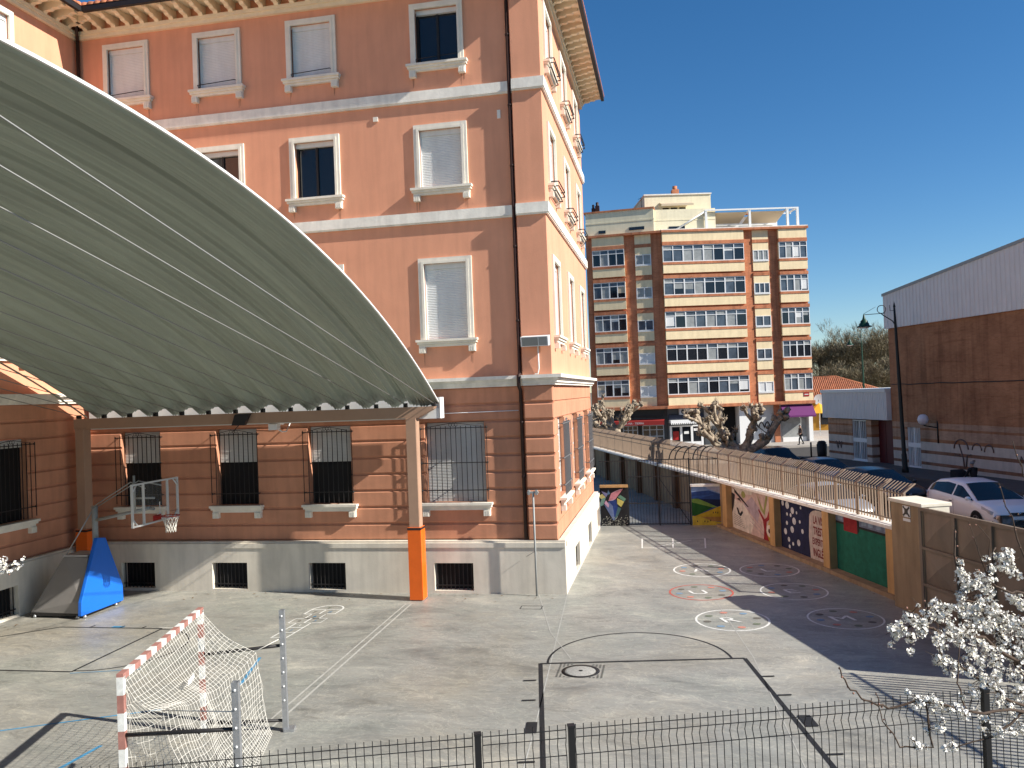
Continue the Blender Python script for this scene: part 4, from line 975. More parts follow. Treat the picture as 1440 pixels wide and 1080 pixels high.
lw = thing('low_wall', 'low wall with a blue green and yellow landscape mural right of the barred gate', 'wall', (1.3, YG, 0))
m = MB(); m.use(mc('deepblue', (.03, .07, .22))); m.box(FGt, .74, 1.95, -.2, 0, 0, 1.64)
def q_(a, b): return (.74 + a * 1.21, b * 1.64)
def tri(c, pts, k): m.use(c); m.poly(FGt, [q_(*p) for p in pts], .003 * k)
tri(mc('skyblue', (.2, .3, .5)), [(0, .86), (.6, .9), (1, .8), (1, 1), (0, 1)], 1); tri(mc('haze', (.38, .4, .5)), [(.55, .95), (1, .82), (1, 1), (.5, 1)], 2); tri(mc('midblue', (.04, .1, .3)), [(0, .75), (.8, .8), (.2, .68), (0, .7)], 2)
tri(mc('navy2', (.012, .02, .06)), [(.2, .68), (1, .66), (1, .5), (.85, .48)], 1); tri(mc('lime', (.18, .3, .06)), [(0, .68), (.2, .7), (.9, .46), (.7, .46), (.0, .58)], 2); tri(mc('grass', (.02, .1, .02)), [(0, .6), (.7, .46), (.15, .25), (0, .26)], 3)
tri(mc('gold', (.52, .35, .03)), [(.1, .24), (1, .5), (1, .22), (.5, .2)], 4); tri(mc('ochre', (.38, .2, .06)), [(.3, .22), (1, .22), (1, .1), (.7, .1)], 5); tri(mc('gold2', (.55, .4, .05)), [(0, .25), (.3, .22), (.75, .1), (1, .08), (1, 0), (0, 0)], 4)
for a, b in ((.7, .3), (.78, .31), (.85, .3), (.4, .08), (.5, .07), (.6, .1), (.15, .08)): tri(P1, [(a, b), (a + .05, b + .01), (a + .03, b + .06)], 6)
m.build('mural_face', None, lw)
m = MB(); m.box(FGt, .7, 1.93, -.24, .05, 1.64, 1.74); m.build('cap', M['coping'], lw)

# gate pillar and big brown gate to the street
gp = thing('gate_pillar', 'thick ochre gate pillar with a flat pale top and a small crossed out plaque', 'pillar', UV(19.2, 12.7, 0))
m = MB(); m.use(M['pillarbrown']); m.box(FW, 18.58, 19.9, vw(13.05), vw(12.33), 0, 2.72); m.build('shaft', None, gp, bevel=.015)
m = MB(); m.box(FW, 18.54, 19.95, vw(13.1), vw(12.28), 2.72, 2.81); m.build('cap', M['pillarwhite'], gp, bevel=.015)
m = MB(); m.box(FW, 18.56, 18.578, vw(13.04), vw(12.5), 1.9, 2.715); m.build('lit_face', M['pillarwhite'], gp)  # paler plate, sunlight on this side of the shaft put into its colour
m = MB(); m.box(FW, 18.552, 18.558, vw(12.82), vw(12.74), 2.52, 2.60); m.build('meter_plate', M['greysteel'], gp)
Fs = Fr(FW(0, -12.33, 0), (-UD.x, -UD.y), (-ND.x, -ND.y))
m = MB(); m.use(M['sign']); m.box(Fs, -19.36, -19.06, .001, .012, 2.40, 2.68)
m.use(M['plasticdark'])
for a, b in (((-19.34, 2.42), (-19.08, 2.66)), ((-19.34, 2.66), (-19.08, 2.42))):
    dx, dz = b[0] - a[0], b[1] - a[1]; L_ = math.hypot(dx, dz); ox, oz = -dz / L_ * .028, dx / L_ * .028
    m.poly(Fs, [(a[0] + ox, a[1] + oz), (b[0] + ox, b[1] + oz), (b[0] - ox, b[1] - oz), (a[0] - ox, a[1] - oz)], .016 if a[1] < 2.5 else .014)
m.poly(Fs, [(-19.21 + .07 * math.cos(t), 2.54 + .08 * math.sin(t)) for t in [i * math.pi / 8 for i in range(16)]], .018)
m.use(M['sign']); m.box(Fs, -19.36, -19.06, .001, .01, 2.29, 2.36); m.build('plaque', None, gp)
bgte = thing('street_gate', 'large brown sheet metal gate of square panels beside the thick pillar', 'gate', UV(16, 12.36, 0))
Fg = Fr(FW(0, -12.36, 0), (-UD.x, -UD.y), (-ND.x, -ND.y)); GE = 13.4
gu = [18.66, 17.42, 16.22, 15.02, 13.85]
for k in range(4):
    for z0, z1 in ((1.77, 2.64), (.88, 1.70), (.1, .81)):
        a, b = -gu[k] + .05, -gu[k + 1] - .05; cx_, cz_ = (a + b) / 2, (z0 + z1) / 2
        m = MB(); q = [Fg(a, 0, z0), Fg(b, 0, z0), Fg(b, 0, z1), Fg(a, 0, z1), Fg(cx_, .075, cz_)]
        m.mesh(q, [(0, 1, 4), (1, 2, 4), (2, 3, 4), (3, 0, 4)]); m.build('panel', M['gatebrown'], bgte)
m = MB()
for z0, z1 in ((2.64, 2.72), (1.70, 1.77), (.81, .88), (.03, .1)): m.box(Fg, -18.72, -13.8, -.03, .05, z0, z1)
for u in gu: m.box(Fg, -u - .05, -u + .05, -.03, .053, .03, 2.64)
m.build('frame', M['gatebrown'], bgte)
# continuation of the picket fence nearer the camera (out of frame, casts the striped shadow)
f2 = thing('picket_fence', 'beige steel picket fence running on from the brown gate towards the viewer', 'fence', UV(9, 12.6, 0))
m = MB(); m.box(FW, 4, 13.4, vw(12.85), vw(12.6), 0, 1.0); m.build('base_wall', M['brownwall'], f2)
m = MB(); u = 4.0
while u < 13.4: m.box(FW, u - .02, u + .02, vw(12.74), vw(12.71), 1.0, 3.2); u += .15
m.box(FW, 4, 13.4, vw(12.75), vw(12.70), 1.2, 1.24); m.box(FW, 4, 13.4, vw(12.75), vw(12.70), 3.0, 3.04); m.build('picket_panel', M['picket'], f2)

# ================================================================== NEAR WIRE FENCE
wf = thing('wire_fence', 'black welded wire mesh fence with square posts in the foreground', 'fence', (0, 5.15, 1.9))
NFd = Vector((1, .32, 0)).normalized(); FN = Fr((0, 5.17, 0), NFd[:2], (NFd.y, -NFd.x)); ZT = 3.80
ps = [-6.7, -4.0, -1.27, -.70, 2.02, 4.75, 7.4]
for s in ps:
    m = MB(); m.box(FN, s - .019, s + .019, -.019, .019, 1.9, ZT + .02); m.box(FN, s - .022, s + .022, -.022, .022, ZT + .02, ZT + .035); m.build('post', M['wire'], wf)
for k in range(len(ps) - 1):
    a, b = ps[k] + .03, ps[k + 1] - .03; m = MB(); n = max(2, int((b - a) / .049))
    for i in range(n + 1):
        x = a + (b - a) * i / n
        m.tube([FN(x, -.02, 1.95), FN(x, -.02, ZT - .16), FN(x, -.045, ZT - .105), FN(x, -.02, ZT - .05), FN(x, -.02, ZT + .03)], .0027, 4, False)
    for z, d in ((ZT, -.02), (ZT - .05, -.02), (ZT - .155, -.02), (ZT - .55, -.02), (ZT - .6, -.02), (ZT - 1.1, -.02)): m.tube([FN(a, d + .004, z), FN(b, d + .004, z)], .0032, 4, False)
    m.build('mesh_panel', M['wire'], wf)
rw = MB(); rw.box(FN, -6.9, 9, -.12, .2, 0, 1.9); rw_ = rw.build('retaining_wall', M['plinth']); tag(rw_, 'low rendered retaining wall carrying the black wire fence', 'wall')
tr_ = MB(); tr_.face([(-6.3, -8, 1.88), (9, -8, 1.88), (9, 8.0, 1.88), (-6.3, 3.1, 1.88)]); tag(tr_.build('garden_ground', M['earth']), kind='structure')

# ================================================================== APARTMENT BLOCK
HP = Vector((-.2, 76.5, 0))
FA = Fr(HP, (.975, .221), (.221, -.975)); FB = Fr(HP, (.9988, -.049), (-.049, -.9988))
ap = thing('apartment_block', 'six storey brick and cream apartment block with glazed bays and a roof terrace', 'apartment block', tuple(HP))
m = MB(); m.box(FA, 0, 13.47, -12, -.05, 4.0, 20.2); m.build('brick_wall', M['brick'], ap)
m = MB(); m.box(FB, -7.0, -.02, -12, -.05, 4.0, 20.2); m.build('brick_wall', M['brick'], ap)
def TP(k): return 18.97 - 3.045 * k
wrng = random.Random(11)
def bay(F, a, b, k, nm, proj, single=None, style=0):
    zt, zb = TP(k), TP(k) - 1.5
    m = MB(); m.box(F, a, b, -.04, proj, zb - 1.03, zb - .24); m.build('cream_panel', M['apcream'], ap)
    if k == 0: m = MB(); m.box(F, a, b, -.04, proj, zt + .36, zt + 1.22); m.build('cream_panel', M['apcream'], ap)
    m = MB(); m.box(F, a - .02, b + .02, -.04, proj + .04, zb - .24, zb - .02); m.build('brick_band', M['brick'], ap); m = MB(); m.box(F, a - .02, b + .02, -.04, proj + .04, zt + .04, zt + .36 if k == 0 else zt + .33); m.build('brick_band', M['brick'], ap)
    f = MB(); n = nm; t = .045; zz = zt - .38
    f.box(F, a, b, proj - .1, proj - .02, zb - .02, zb + .06); f.box(F, a, b, proj - .1, proj - .02, zt - .04, zt + .04)
    f.box(F, a, b, proj - .1, proj - .025, zz - .03, zz + .03)
    for i in range(n + 1):
        x = a + (b - a) * i / n; tt = t * (1.25 if i % 2 == 0 else .8)
        f.box(F, max(a, x - tt), min(b, x + tt), proj - .1, proj - .022, zb + .06, zt - .04)
    o = f.build('window', M['alu'], ap)
    g = MB()
    for i in range(n):
        x0, x1 = a + (b - a) * i / n, a + (b - a) * (i + 1) / n
        g.use(wrng.choice([M['glass'], M['winblue'], M['glass'], M['winblue'], M['curtain']] if style == 0 else [M['curtain'], M['winblue'], M['curtain']]))
        g.face([F(x0, proj - .07, zb), F(x1, proj - .07, zb), F(x1, proj - .07, zz), F(x0, proj - .07, zz)])
        g.use(M['winblue'] if wrng.random() < .7 else M['curtain']); g.face([F(x0, proj - .07, zz), F(x1, proj - .07, zz), F(x1, proj - .07, zt), F(x0, proj - .07, zt)])
    g.build('pane', None, o)
    bl_ = MB(); nb = 0
    for i in range(n):
        if wrng.random() < .38:
            x0, x1 = a + (b - a) * i / n + .03, a + (b - a) * (i + 1) / n - .03; h_ = wrng.uniform(.2, .95); nb += 1
            bl_.use(wrng.choice([M['shutter'], M['curtain'], M['awntan']])); bl_.face([F(x0, proj - .066, zz - h_), F(x1, proj - .066, zz - h_), F(x1, proj - .066, zz - .02), F(x0, proj - .066, zz - .02)])
    if nb: bl_.build('blind', None, o)
    if proj > .2:
        s_ = MB(); s_.box(F, a, a + .03, -.04, proj - .03, zb - 1.0, zt); s_.box(F, b - .03, b, -.04, proj - .03, zb - 1.0, zt); s_.build('bay_side', M['apcream'], ap)
def small(F, a, b, k, shut, nm=3):
    zt, zb = TP(k) - .62, TP(k) - 1.58
    for z0, z1 in ((TP(k) - 2.53, zb - .1), (zt, TP(k) + .04)) + (((TP(k) + .36, TP(k) + 1.22),) if k == 0 else ()):
        m = MB(); m.box(F, a, b, -.04, .02, z0, z1); m.build('cream_panel', M['apcream'], ap)
    m = MB(); m.box(F, a - .02, b + .02, -.04, .06, TP(k) + .06, TP(k) + .34); m.build('brick_band', M['brick'], ap)
    f = MB(); f.box(F, a + .02, b - .02, -.04, .05, zb, zb + .07); f.box(F, a + .02, b - .02, -.04, .05, zt - .06, zt)
    for i in range(nm + 1): x = a + .05 + (b - a - .1) * i / nm; f.box(F, x - .04, x + .04, -.04, .045, zb + .07, zt - .06)
    f.box(F, a, b, -.04, .09, zb - .1, zb - .02)
    o = f.build('window', M['alu'], ap)
    g = MB(); 
    g.use(M['shutter'] if shut else wrng.choice([M['curtain'], M['winblue']])); g.face([F(a + .05, .0, zb), F(b - .05, .0, zb), F(b - .05, .0, zt), F(a + .05, .0, zt)]); g.build('pane', None, o)
for k in range(5):
    bay(FA, .03, 7.57, k, 8, .3, style=0); bay(FA, 10.82, 13.44, k, 4, .3, style=1 if k in (0, 4) else 0)
    bay(FB, -6.4, -3.42, k, 4, .25); small(FB, -2.45, -.97, k, k >= 3, 2); small(FA, 8.45, 9.93, k, k == 4, 3 if k < 2 else 2)
m = MB(); m.box(FA, -.05, 13.6, -.5, .42, 20.2, 20.40); m.box(FB, -7.05, .05, -.5, .40, 20.2, 20.402); m.build('roof_band', M['brick'], ap)
m = MB(); m.box(FA, -.05, 13.6, -.5, .30, 20.402, 20.5); m.box(FA, 0, 13.47, -12, -.5, 20.2, 20.3); m.build('parapet_cap', M['coping'], ap)
m = MB(); m.box(FA, -.1, 13.6, -.2, .36, 4.02, 4.3); m.box(FB, -7.05, 0, -.2, .34, 4.02, 4.298); m.build('ground_floor_band', M['brick'], ap)
# penthouse
m = MB(); m.box(FB, -6.95, -.62, -8, -.15, 20.4, 22.6); m.box(FA, -.72, 5.3, -8, -.6, 20.45, 22.5); m.box(FA, -.95, 5.38, -8, -2.2, 22.5, 24.2)
m.box(FB, -7.0, -.6, -.15, -.12, 21.55, 21.68); m.box(FA, -.7, 5.3, -.6, -.57, 21.45, 21.55); m.build('penthouse_wall', M['penthouse'], ap)
m = MB(); m.box(FB, -7.1, -.55, -8.1, -.05, 22.6, 22.74); m.build('eave_board', M['brick'], ap)
m = MB(); m.box(FA, -1.02, 5.45, -8, -2.1, 24.2, 24.32); m.build('tower_cap', M['coping'], ap)
m = MB(); m.box(FA, 2.8, 12.05, -8, -3.2, 20.45, 22.15); m.build('terrace_wall', M['whitemetal'], ap)
m = MB()
for i in range(26): m.tube([FA(7.0 + i * .2, -2.7, 22.3), FA(7.0 + i * .2, -6, 23.1)], .13, 6)
m.build('terrace_roof', M['tile'], ap)
m = MB()
for F, a, b, z in ((FB, -5.75, -5.1, 20.62), (FB, -2.9, -1.5, 20.72), (FA, .9, 2.4, 20.62)): m = MB(); m.box(F, a, b, -.15 if F is FB else -.6, (-.1 if F is FB else -.55), z, z + .28); m.build('penthouse_window', M['glass'], ap)
for a in (.75, 1.55, 2.35): m = MB(); m.box(FA, a, a + .6, -2.2, -2.16, 22.62, 23.0); m.build('tower_window', M['glass'], ap)
m = MB(); m.mesh([FA(.45, -1.3, 23.2), FA(3.5, -1.3, 23.2), FA(3.5, -2.2, 23.5), FA(.45, -2.2, 23.5), FA(.45, -1.3, 23.0), FA(3.5, -1.3, 23.0)], [(0, 1, 2, 3), (0, 1, 5, 4)]); m.build('tower_awning', M['awntan'], ap)
pg = MB()
for s in (4.35, 8.45, 12.0, 12.95): pg.box(FA, s - .1, s + .1, -.5, -.3, 20.5, 22.2)
for s in (4.35, 8.45, 12.0): pg.box(FA, s - .06, s + .06, -3.2, -.3, 22.08, 22.2)
pg.box(FA, 4.25, 13.05, -.5, -.31, 22.2, 22.32); pg.box(FA, 12.0, 13.05, -2.3, -2.2, 22.1, 22.2); pg.box(FA, 12.85, 13.05, -2.3, -.5, 22.205, 22.315); pg.tube([FA(1.5, -.4, 20.55), FA(4.35, -.4, 22.2)], .08, 6); pg.build('pergola', M['whitemetal'], ap)
m = MB(); m.mesh([FA(4.4, -.55, 22.05), FA(8.3, -.55, 22.05), FA(8.3, -3.1, 21.5), FA(4.4, -3.1, 21.5)], [(0, 1, 2, 3)]); m.mesh([FA(8.6, -.55, 22.05), FA(11.9, -.55, 22.05), FA(11.9, -3.1, 21.45), FA(8.6, -3.1, 21.45)], [(0, 1, 2, 3)]); m.build('terrace_awning', M['awntan'], ap)
for F, s, d, z0, z1, r_ in ((FA, 2.3, -3.5, 24.3, 25.0, .32), (FB, -6.15, -3, 22.6, 23.9, .2), (FB, -6.55, -3, 22.6, 23.7, .16)):
    m = MB(); m.box(F, s - r_, s + r_, d - r_, d + r_, z0, z1); m.lathe(F(s, d, z1), [(r_ * .7, 0), (r_ * .7, .35), (0, .4)], 10); m.build('chimney', M['brick'] if r_ > .3 else M['pipe'], ap)
m = MB(); m.tube([FB(-1.9, -3, 22.6), FB(-1.9, -3, 24.4)], .025, 5); m.tube([FB(-2.2, -3, 24.2), FB(-1.6, -3, 24.35)], .02, 5); m.lathe(FB(-1.95, -2.6, 22.75), [(0, 0), (.3, .1), (.4, .3)], 12); m.build('aerial', M['iron'], ap)
# ground floor shops
m = MB(); m.use(M['shopgrey']); m.box(FB, -7.0, -.15, -12, -.6, .2, 4.02); m.box(FA, 0, 3.4, -12, -.35, .2, 4.018); m.box(FA, 3.4, 5.1, -12, -.3, .2, 2.3)
m.use(M['paving']); m.box(FA, 3.4, 5.1, -12, -.302, 2.3, 4.016); m.use(M['black']); m.box(FA, 5.1, 6.65, -12, -1.4, .2, 4.014)
m.use(M['whitemetal']); m.box(FA, 6.65, 7.8, -12, -.2, .2, 4.012); m.use(M['greyshutter']); m.box(FA, 7.8, 9.9, -12, -.3, .2, 4.01); m.use(M['brick']); m.box(FA, 9.9, 10.4, -12, -.12, .2, 4.008)
m.use(M['greyshutter']); m.box(FA, 10.4, 13.1, -12, -.4, .2, 4.0); m.use(M['whitemetal']); m.box(FA, 13.1, 13.46, -12, -.1, .2, 4.002)
m.build('shopfront_wall', None, ap)
m = MB(); m.box(FA, 7.85, 9.85, -.29, -.28, .4, 1.75); m.build('pale_shutter_base', M['shutter'], ap)
m = MB(); m.box(FA, 10.6, 12.95, -.38, -.36, .45, 2.7); m.build('shop_window', M['curtain'], ap)
m = MB(); m.box(FA, 10.7, 12.9, -.35, -.33, .4, .95); m.build('shop_ledge', M['whitemetal'], ap)
m = MB(); m.mesh([FA(10.45, .05, 3.95), FA(13.4, .05, 3.95), FA(13.4, .9, 2.98), FA(10.45, .9, 2.98), FA(10.45, .9, 2.82), FA(13.4, .9, 2.82), FA(10.45, .05, 2.95), FA(13.4, .05, 2.95)], [(0, 1, 2, 3), (3, 2, 5, 4), (0, 3, 6), (1, 2, 7)]); m.build('purple_awning', M['purple'], ap)
m = MB(); m.mesh([FB(-6.6, -.5, 3.1), FB(-.35, -.5, 3.1), FB(-.35, .6, 2.98), FB(-6.6, .6, 2.98), FB(-6.6, .6, 2.58), FB(-.35, .6, 2.58)], [(0, 1, 2, 3), (3, 2, 5, 4)]); aw = m.build('red_awning', M['redawn'], ap)
m = MB(); m.text(lambda x, y: FB(-3.1 + x, .61, 2.68 + y), 'LA VIA · TIERRA', .26); m.build('awning_lettering', M['sign'], aw)
m = MB(); m.box(FB, -6.4, -.5, -.58, -.3, 3.35, 3.95); m.build('shop_sign_board', mat('dark_sign', (.02, .03, .03), .5), ap)
m = MB()
for a, b in ((-4.2, -2.9), (-2.4, -.5)):
    for x in [a + (b - a) * i / 3 for i in range(4)]: m.box(FB, x - .04, x + .04, -.6, -.52, .6, 2.5)
    for z in (.6, 1.5, 2.1, 2.5): m.box(FB, a, b, -.6, -.525, z - .035, z + .035)
m.build('shop_window_frame', mat('pale_blue_frame', (.36, .4, .44), .5), ap)
m = MB(); m.box(FB, -4.15, -.55, -.599, -.59, .6, 2.5); m.build('shop_glass', M['glass'], ap)
m = MB()
for a in (.25, 1.2, 2.2, 3.15): m.box(FA, a - .1, a + .1, -.35, -.25, .5, 2.4)
m.box(FA, .2, 3.2, -.35, -.26, .3, .9); m.box(FA, .2, 3.2, -.35, -.255, 2.3, 2.42); m.build('white_door_frame', M['alu'], ap)
m = MB(); m.box(FA, .35, 3.05, -.34, -.33, .9, 2.3); m.build('shop_glass', M['glass'], ap)
m = MB(); m.box(FA, .45, 1.0, -.325, -.32, 1.1, 1.9); m.build('red_poster', M['red'], ap)
for x, z in ((1.7, 1.75), (2.6, 2.0)):
    m = MB(); m.box(FA, x - .22, x + .22, -.325, -.32, z - .12, z + .12); m.build('poster', M['sign'], ap)
m = MB(); m.box(FA, .1, 2.7, -.3, .5, 2.68, 2.95)
for i in range(14): m.box(FA, .12 + i * .185, .22 + i * .185, .5, .52, 2.56, 2.7)
m.build('shop_canopy', M['whitemetal'], ap)
m = MB(); m.box(FA, .1, 3.3, -.33, -.2, 3.0, 3.4); m.build('shop_sign_board', mat('navy_sign', (.02, .025, .045), .5), ap)
ac = thing('air_conditioner', 'boxy grey air conditioner with round fan above the white framed shop door', 'air conditioner', tuple(FA(1.5, -.1, 3.42)))
m = MB(); m.box(FA, 1.05, 2.0, -.33, .0, 3.42, 3.98); m.build('case', M['tin'], ac); m = MB(); m.poly(FA, [(1.42 + .22 * math.cos(t), 3.7 + .22 * math.sin(t)) for t in [i * math.pi / 8 for i in range(16)]], .005); m.build('fan', M['plasticdark'], ac)
m = MB(); g0 = lambda x, z: FA(x, -.275, z)
m.tube([g0(7.9 + .9 * t, 1.9 + .55 * abs(math.sin(t * 5.2))) for t in [i / 24 for i in range(60)] if 7.9 + .9 * t < 9.8], .05, 4); m.tube([g0(8.2, 2.2), g0(8.9, 1.6), g0(9.4, 1.2)], .04, 4); m.build('graffiti', M['graf'], ap)
rs = MB(); rs.use(M['red']); rs.box(FA, 12.55, 13.05, .31, .33, 4.68, 5.08); rs.use(M['sign']); rs.box(FA, 12.62, 12.98, .331, .334, 4.82, 4.9)
rs = rs.build('red_sign', None, ap)
# people by the shop
def skinfig(name, chains, m, parent, lvl=1):
    me = bpy.data.meshes.new(name); vs = []; es = []; rad_ = []
    idx = {}
    for ch in chains:
        prev = None
        for p, r_ in ch:
            key = tuple(round(x, 3) for x in p)
            if key not in idx: idx[key] = len(vs); vs.append(p); rad_.append(r_)
            if prev is not None: es.append((prev, idx[key]))
            prev = idx[key]
    me.from_pydata(vs, es, []); o = bpy.data.objects.new(name, me); COL.objects.link(o); me.materials.append(m)
    md = o.modifiers.new('skin', 'SKIN')
    for i, sv in enumerate(me.skin_vertices[0].data): sv.radius = (rad_[i], rad_[i]) if not isinstance(rad_[i], tuple) else rad_[i]; sv.use_root = (i == 0)
    md.use_smooth_shade = True
    if lvl: o.modifiers.new('sub', 'SUBSURF').levels = lvl; o.modifiers['sub'].render_levels = lvl
    o.parent = parent; return o
def person(label, loc, rz, stride, armf, topm, scale=1.0, hairm=None, lean=0.0):
    t = thing('person', label, 'person', loc, rz); t.scale = (scale,) * 3
    L = lean; hx = .02 + L * .75
    pel = ((0, 0, .95), .125); che = ((L * .5, 0, 1.25), .15); sh_ = ((L * .7, 0, 1.43), .09); nk = ((hx, 0, 1.52), .055)
    skinfig('body', [[((L * .5, 0, 1.2), .1), ((L * .7, 0, 1.40), .07), ((hx, 0, 1.50), .05), ((hx + .01, 0, 1.57), .068), ((hx + .02, 0, 1.65), .092), ((hx + .01, 0, 1.73), .075)],
                     [((hx + .01, 0, 1.57), .068), ((hx + .1, 0, 1.605), .03), ((hx + .118, 0, 1.63), .014)],
                     [((L * .7, 0, 1.40), .07), ((L * .7 + armf, .24, 1.02), .035), ((L * .7 + armf + .14, .24, .93), .04), ((L * .7 + armf + .2, .235, .88), .018)],
                     [((L * .7, 0, 1.40), .07), ((L * .7 + armf * .8, -.24, 1.02), .035), ((L * .7 + armf * .8 + .12, -.24, .93), .04), ((L * .7 + armf * .8 + .18, -.235, .88), .018)]], M['skin'], t)
    skinfig('jacket', [[((0, 0, .86), (.165, .13)), ((0, 0, 1.0), (.165, .135)), ((L * .5, 0, 1.25), (.185, .15)), ((L * .7, 0, 1.42), (.12, .1)), ((hx, 0, 1.5), .066)],
                       [((L * .7, 0, 1.42), .12), ((L * .7, .19, 1.40), .075), ((L * .7 + armf * .3, .235, 1.17), .06), ((L * .7 + armf, .24, .98), .05)],
                       [((L * .7, 0, 1.42), .12), ((L * .7, -.19, 1.40), .075), ((L * .7 + armf * .3, -.235, 1.17), .06), ((L * .7 + armf * .8, -.24, .98), .05)]], topm, t)
    skinfig('trousers', [[((0, 0, .95), .13), ((0, .09, .88), .1), ((stride * .45, .1, .5), .072), ((stride * .5, .1, .08), .055)], [((0, 0, .95), .13), ((0, -.09, .88), .1), ((-stride * .3, -.1, .5), .072), ((-stride * .75, -.1, .12), .055)]], M['trousers'], t)
    m = MB()
    for x, y, z in ((stride * .5, .1, 0), (-stride * .75, -.1, .03)): m.blob((x + .06, y, z + .05), 1, 2, 0, (.14, .055, .05))
    m.build('shoes', M['plasticdark'], t, local=True)
    m = MB(); m.blob((hx - .015, 0, 1.71), 1, 2, .08, (.105, .098, .085)); m.build('hair', hairm or M['greyhair'], t, local=True)
    m = MB()
    for sg in (-1, 1): m.blob((hx + .098, sg * .035, 1.655), .012, 1, 0)
    m.build('eyes', M['plasticdark'], t, local=True)
    m = MB(); m.box(ID, hx + .088, hx + .10, -.025, .025, 1.585, 1.593); m.build('mouth', mat('lips', (.3, .12, .1), .6), t, local=True)
    return t
def Gz(px, py, z):
    d = CR * ((px - 720) / 1150.22) + CD * ((py - 540) / 1150.22) + CF; return CAM_LOC + d * ((z - CAM_LOC.z) / d.z)
pp = Gz(1126.4, 625.4, .66); person('person in a brown jacket and dark trousers walking past the shuttered shop', tuple(pp), R(200), .42, .06, M['jacket'], .97)

# ================================================================== SPORTS HALL
FH = Fr(ND * 28.77, UD[:2], (-ND.x, -ND.y))
hl = thing('sports_hall', 'brown brick sports hall with striped base and ribbed white cladding at the top', 'sports hall', tuple(UV(45.8, 28.77, .5)))
def ztop(u): return 12.22 - .099 * abs(33.1 - u)
bands = [(0.0, .5, 'hallstone'), (.5, .62, 'hallbrick2'), (.62, 1.03, 'hallstone'), (1.03, 1.2, 'hallbrick2'), (1.2, 1.67, 'hallstone'), (1.67, 1.85, 'hallbrick2'), (1.85, 2.32, 'hallstone'), (2.32, 2.5, 'hallbrick'), (2.5, 2.98, 'hallbrick3'), (2.98, 3.1, 'hallbrick'), (3.1, 3.39, 'hallbrick3'), (3.39, 9.1, 'hallbrick')]
m = MB()
ops = [(43.2, 44.45, .78, 3.36)]
for i, (z0, z1, nm) in enumerate(bands):
    m.use(M[nm]); segs = [(2, 45.86)]
    if z1 < 3.38: segs = [(2, 43.2), (44.45, 45.86)]
    for a, b in segs: m.box(FH, a, b, -.4, .004 * (i % 2) if i < 11 else .02, z0, z1)
m.use(M['hallbrick2']); m.box(FH, 2, 45.8, -26, -.42, 0, 9.0); m.build('brick_wall', None, hl)
m = MB(); m.use(M['clad'])
n = 140
for i in range(n):
    u0, u1 = 46.0 - i * .315, 46.0 - (i + 1) * .315; a = .17
    zt0, zt1 = ztop(u0), ztop(u1)
    for (s0, d0), (s1, d1) in (((u0, a), (u0 - .04, a + .035)), ((u0 - .04, a + .035), (u0 - .10, a + .035)), ((u0 - .10, a + .035), (u0 - .14, a)), ((u0 - .14, a), (u1, a))):
        m.face([FH(s0, d0, 8.95), FH(s1, d1, 8.95), FH(s1, d1, ztop(s1)), FH(s0, d0, ztop(s0))])
m.mesh([FH(46.0, .17, 8.95), FH(46.0, -26, 8.95), FH(46.0, -26, 11), FH(46.0, .17, ztop(46))], [(0, 1, 2, 3)])
m.face([FH(46.0, .17, 8.95), FH(2, .17, 8.95), FH(2, 0, 8.95), FH(46.0, 0, 8.95)]); m.build('cladding', None, hl)
m = MB(); p = [FH(s, d, ztop(s) + z) for s in (46.06, 33.1, 1.9) for d, z in ((.23, -.02), (.23, .14), (-26, .14), (-26, -.02))]
m.mesh(p, [(0, 1, 2, 3), (11, 10, 9, 8)] + [(i + o, i + o + 4, (i + 1) % 4 + o + 4, (i + 1) % 4 + o) for o in (0, 4) for i in range(4)]); m.build('roof', M['greysteel'], hl)
# annex
m = MB()
for i, (z0, z1, nm) in enumerate(bands[:11]):
    m.use(M[nm]); 
    for a, b in ((48.15, 48.72), (50.38, 53.45)): m.box(FH, a, b, -5, .004 * (i % 2), z0, z1)
m.use(M['hallbrick2']); m.box(FH, 45.87, 53.4, -7, -5.0, 0, 3.4); m.build('annex_wall', None, hl)
m = MB(); m.use(M['clad'])
u = 53.6
while u > 45.9:
    m.box(FH, max(45.87, u - .19), u - .04, -5.5, .33, 3.46, 5.17); m.box(FH, max(45.87, u - .04), u, -5.5, .30, 3.465, 5.165); u -= .19
m.build('annex_cladding', None, hl)
m = MB(); m.box(FH, 45.865, 53.66, -6, .40, 5.17, 5.36); m.build('annex_roof', M['cladtop'], hl)
m = MB(); m.box(FH, 45.86, 48.15, -.6, -.5, .6, 3.4)
for x in (46.6, 47.4): m.box(FH, x - .02, x + .02, -.5, -.48, .7, 3.3)
dr_ = m.build('door', M['maroon'], hl); m = MB(); m.box(FH, 46.5, 46.56, -.5, -.44, 2.0, 2.2); m.build('handle', M['chrome'], dr_)
def hwin(a, b):
    m = MB(); m.box(FH, a, b, -.35, -.3, .78, 3.38); o = m.build('window', M['glass'], hl)
    m = MB()
    for z0, z1 in ((.76, .88), (1.95, 2.2), (3.3, 3.38)): m.box(FH, a, b, -.12, -.04, z0, z1)
    n = 8
    for i in range(n + 1):
        x = a + .02 + (b - a - .04) * i / n; w_ = .05 if i in (0, n // 2, n) else .02
        m.box(FH, x - w_, x + w_, -.11, -.05, .88, 3.3)
    m.box(FH, a - .05, b + .05, -.1, .06, .62, .76); m.build('grille', M['alu'], o)
hwin(48.72, 50.38); hwin(43.2, 44.45)
m = MB(); g0 = lambda u, z: FH(u, .03, z)
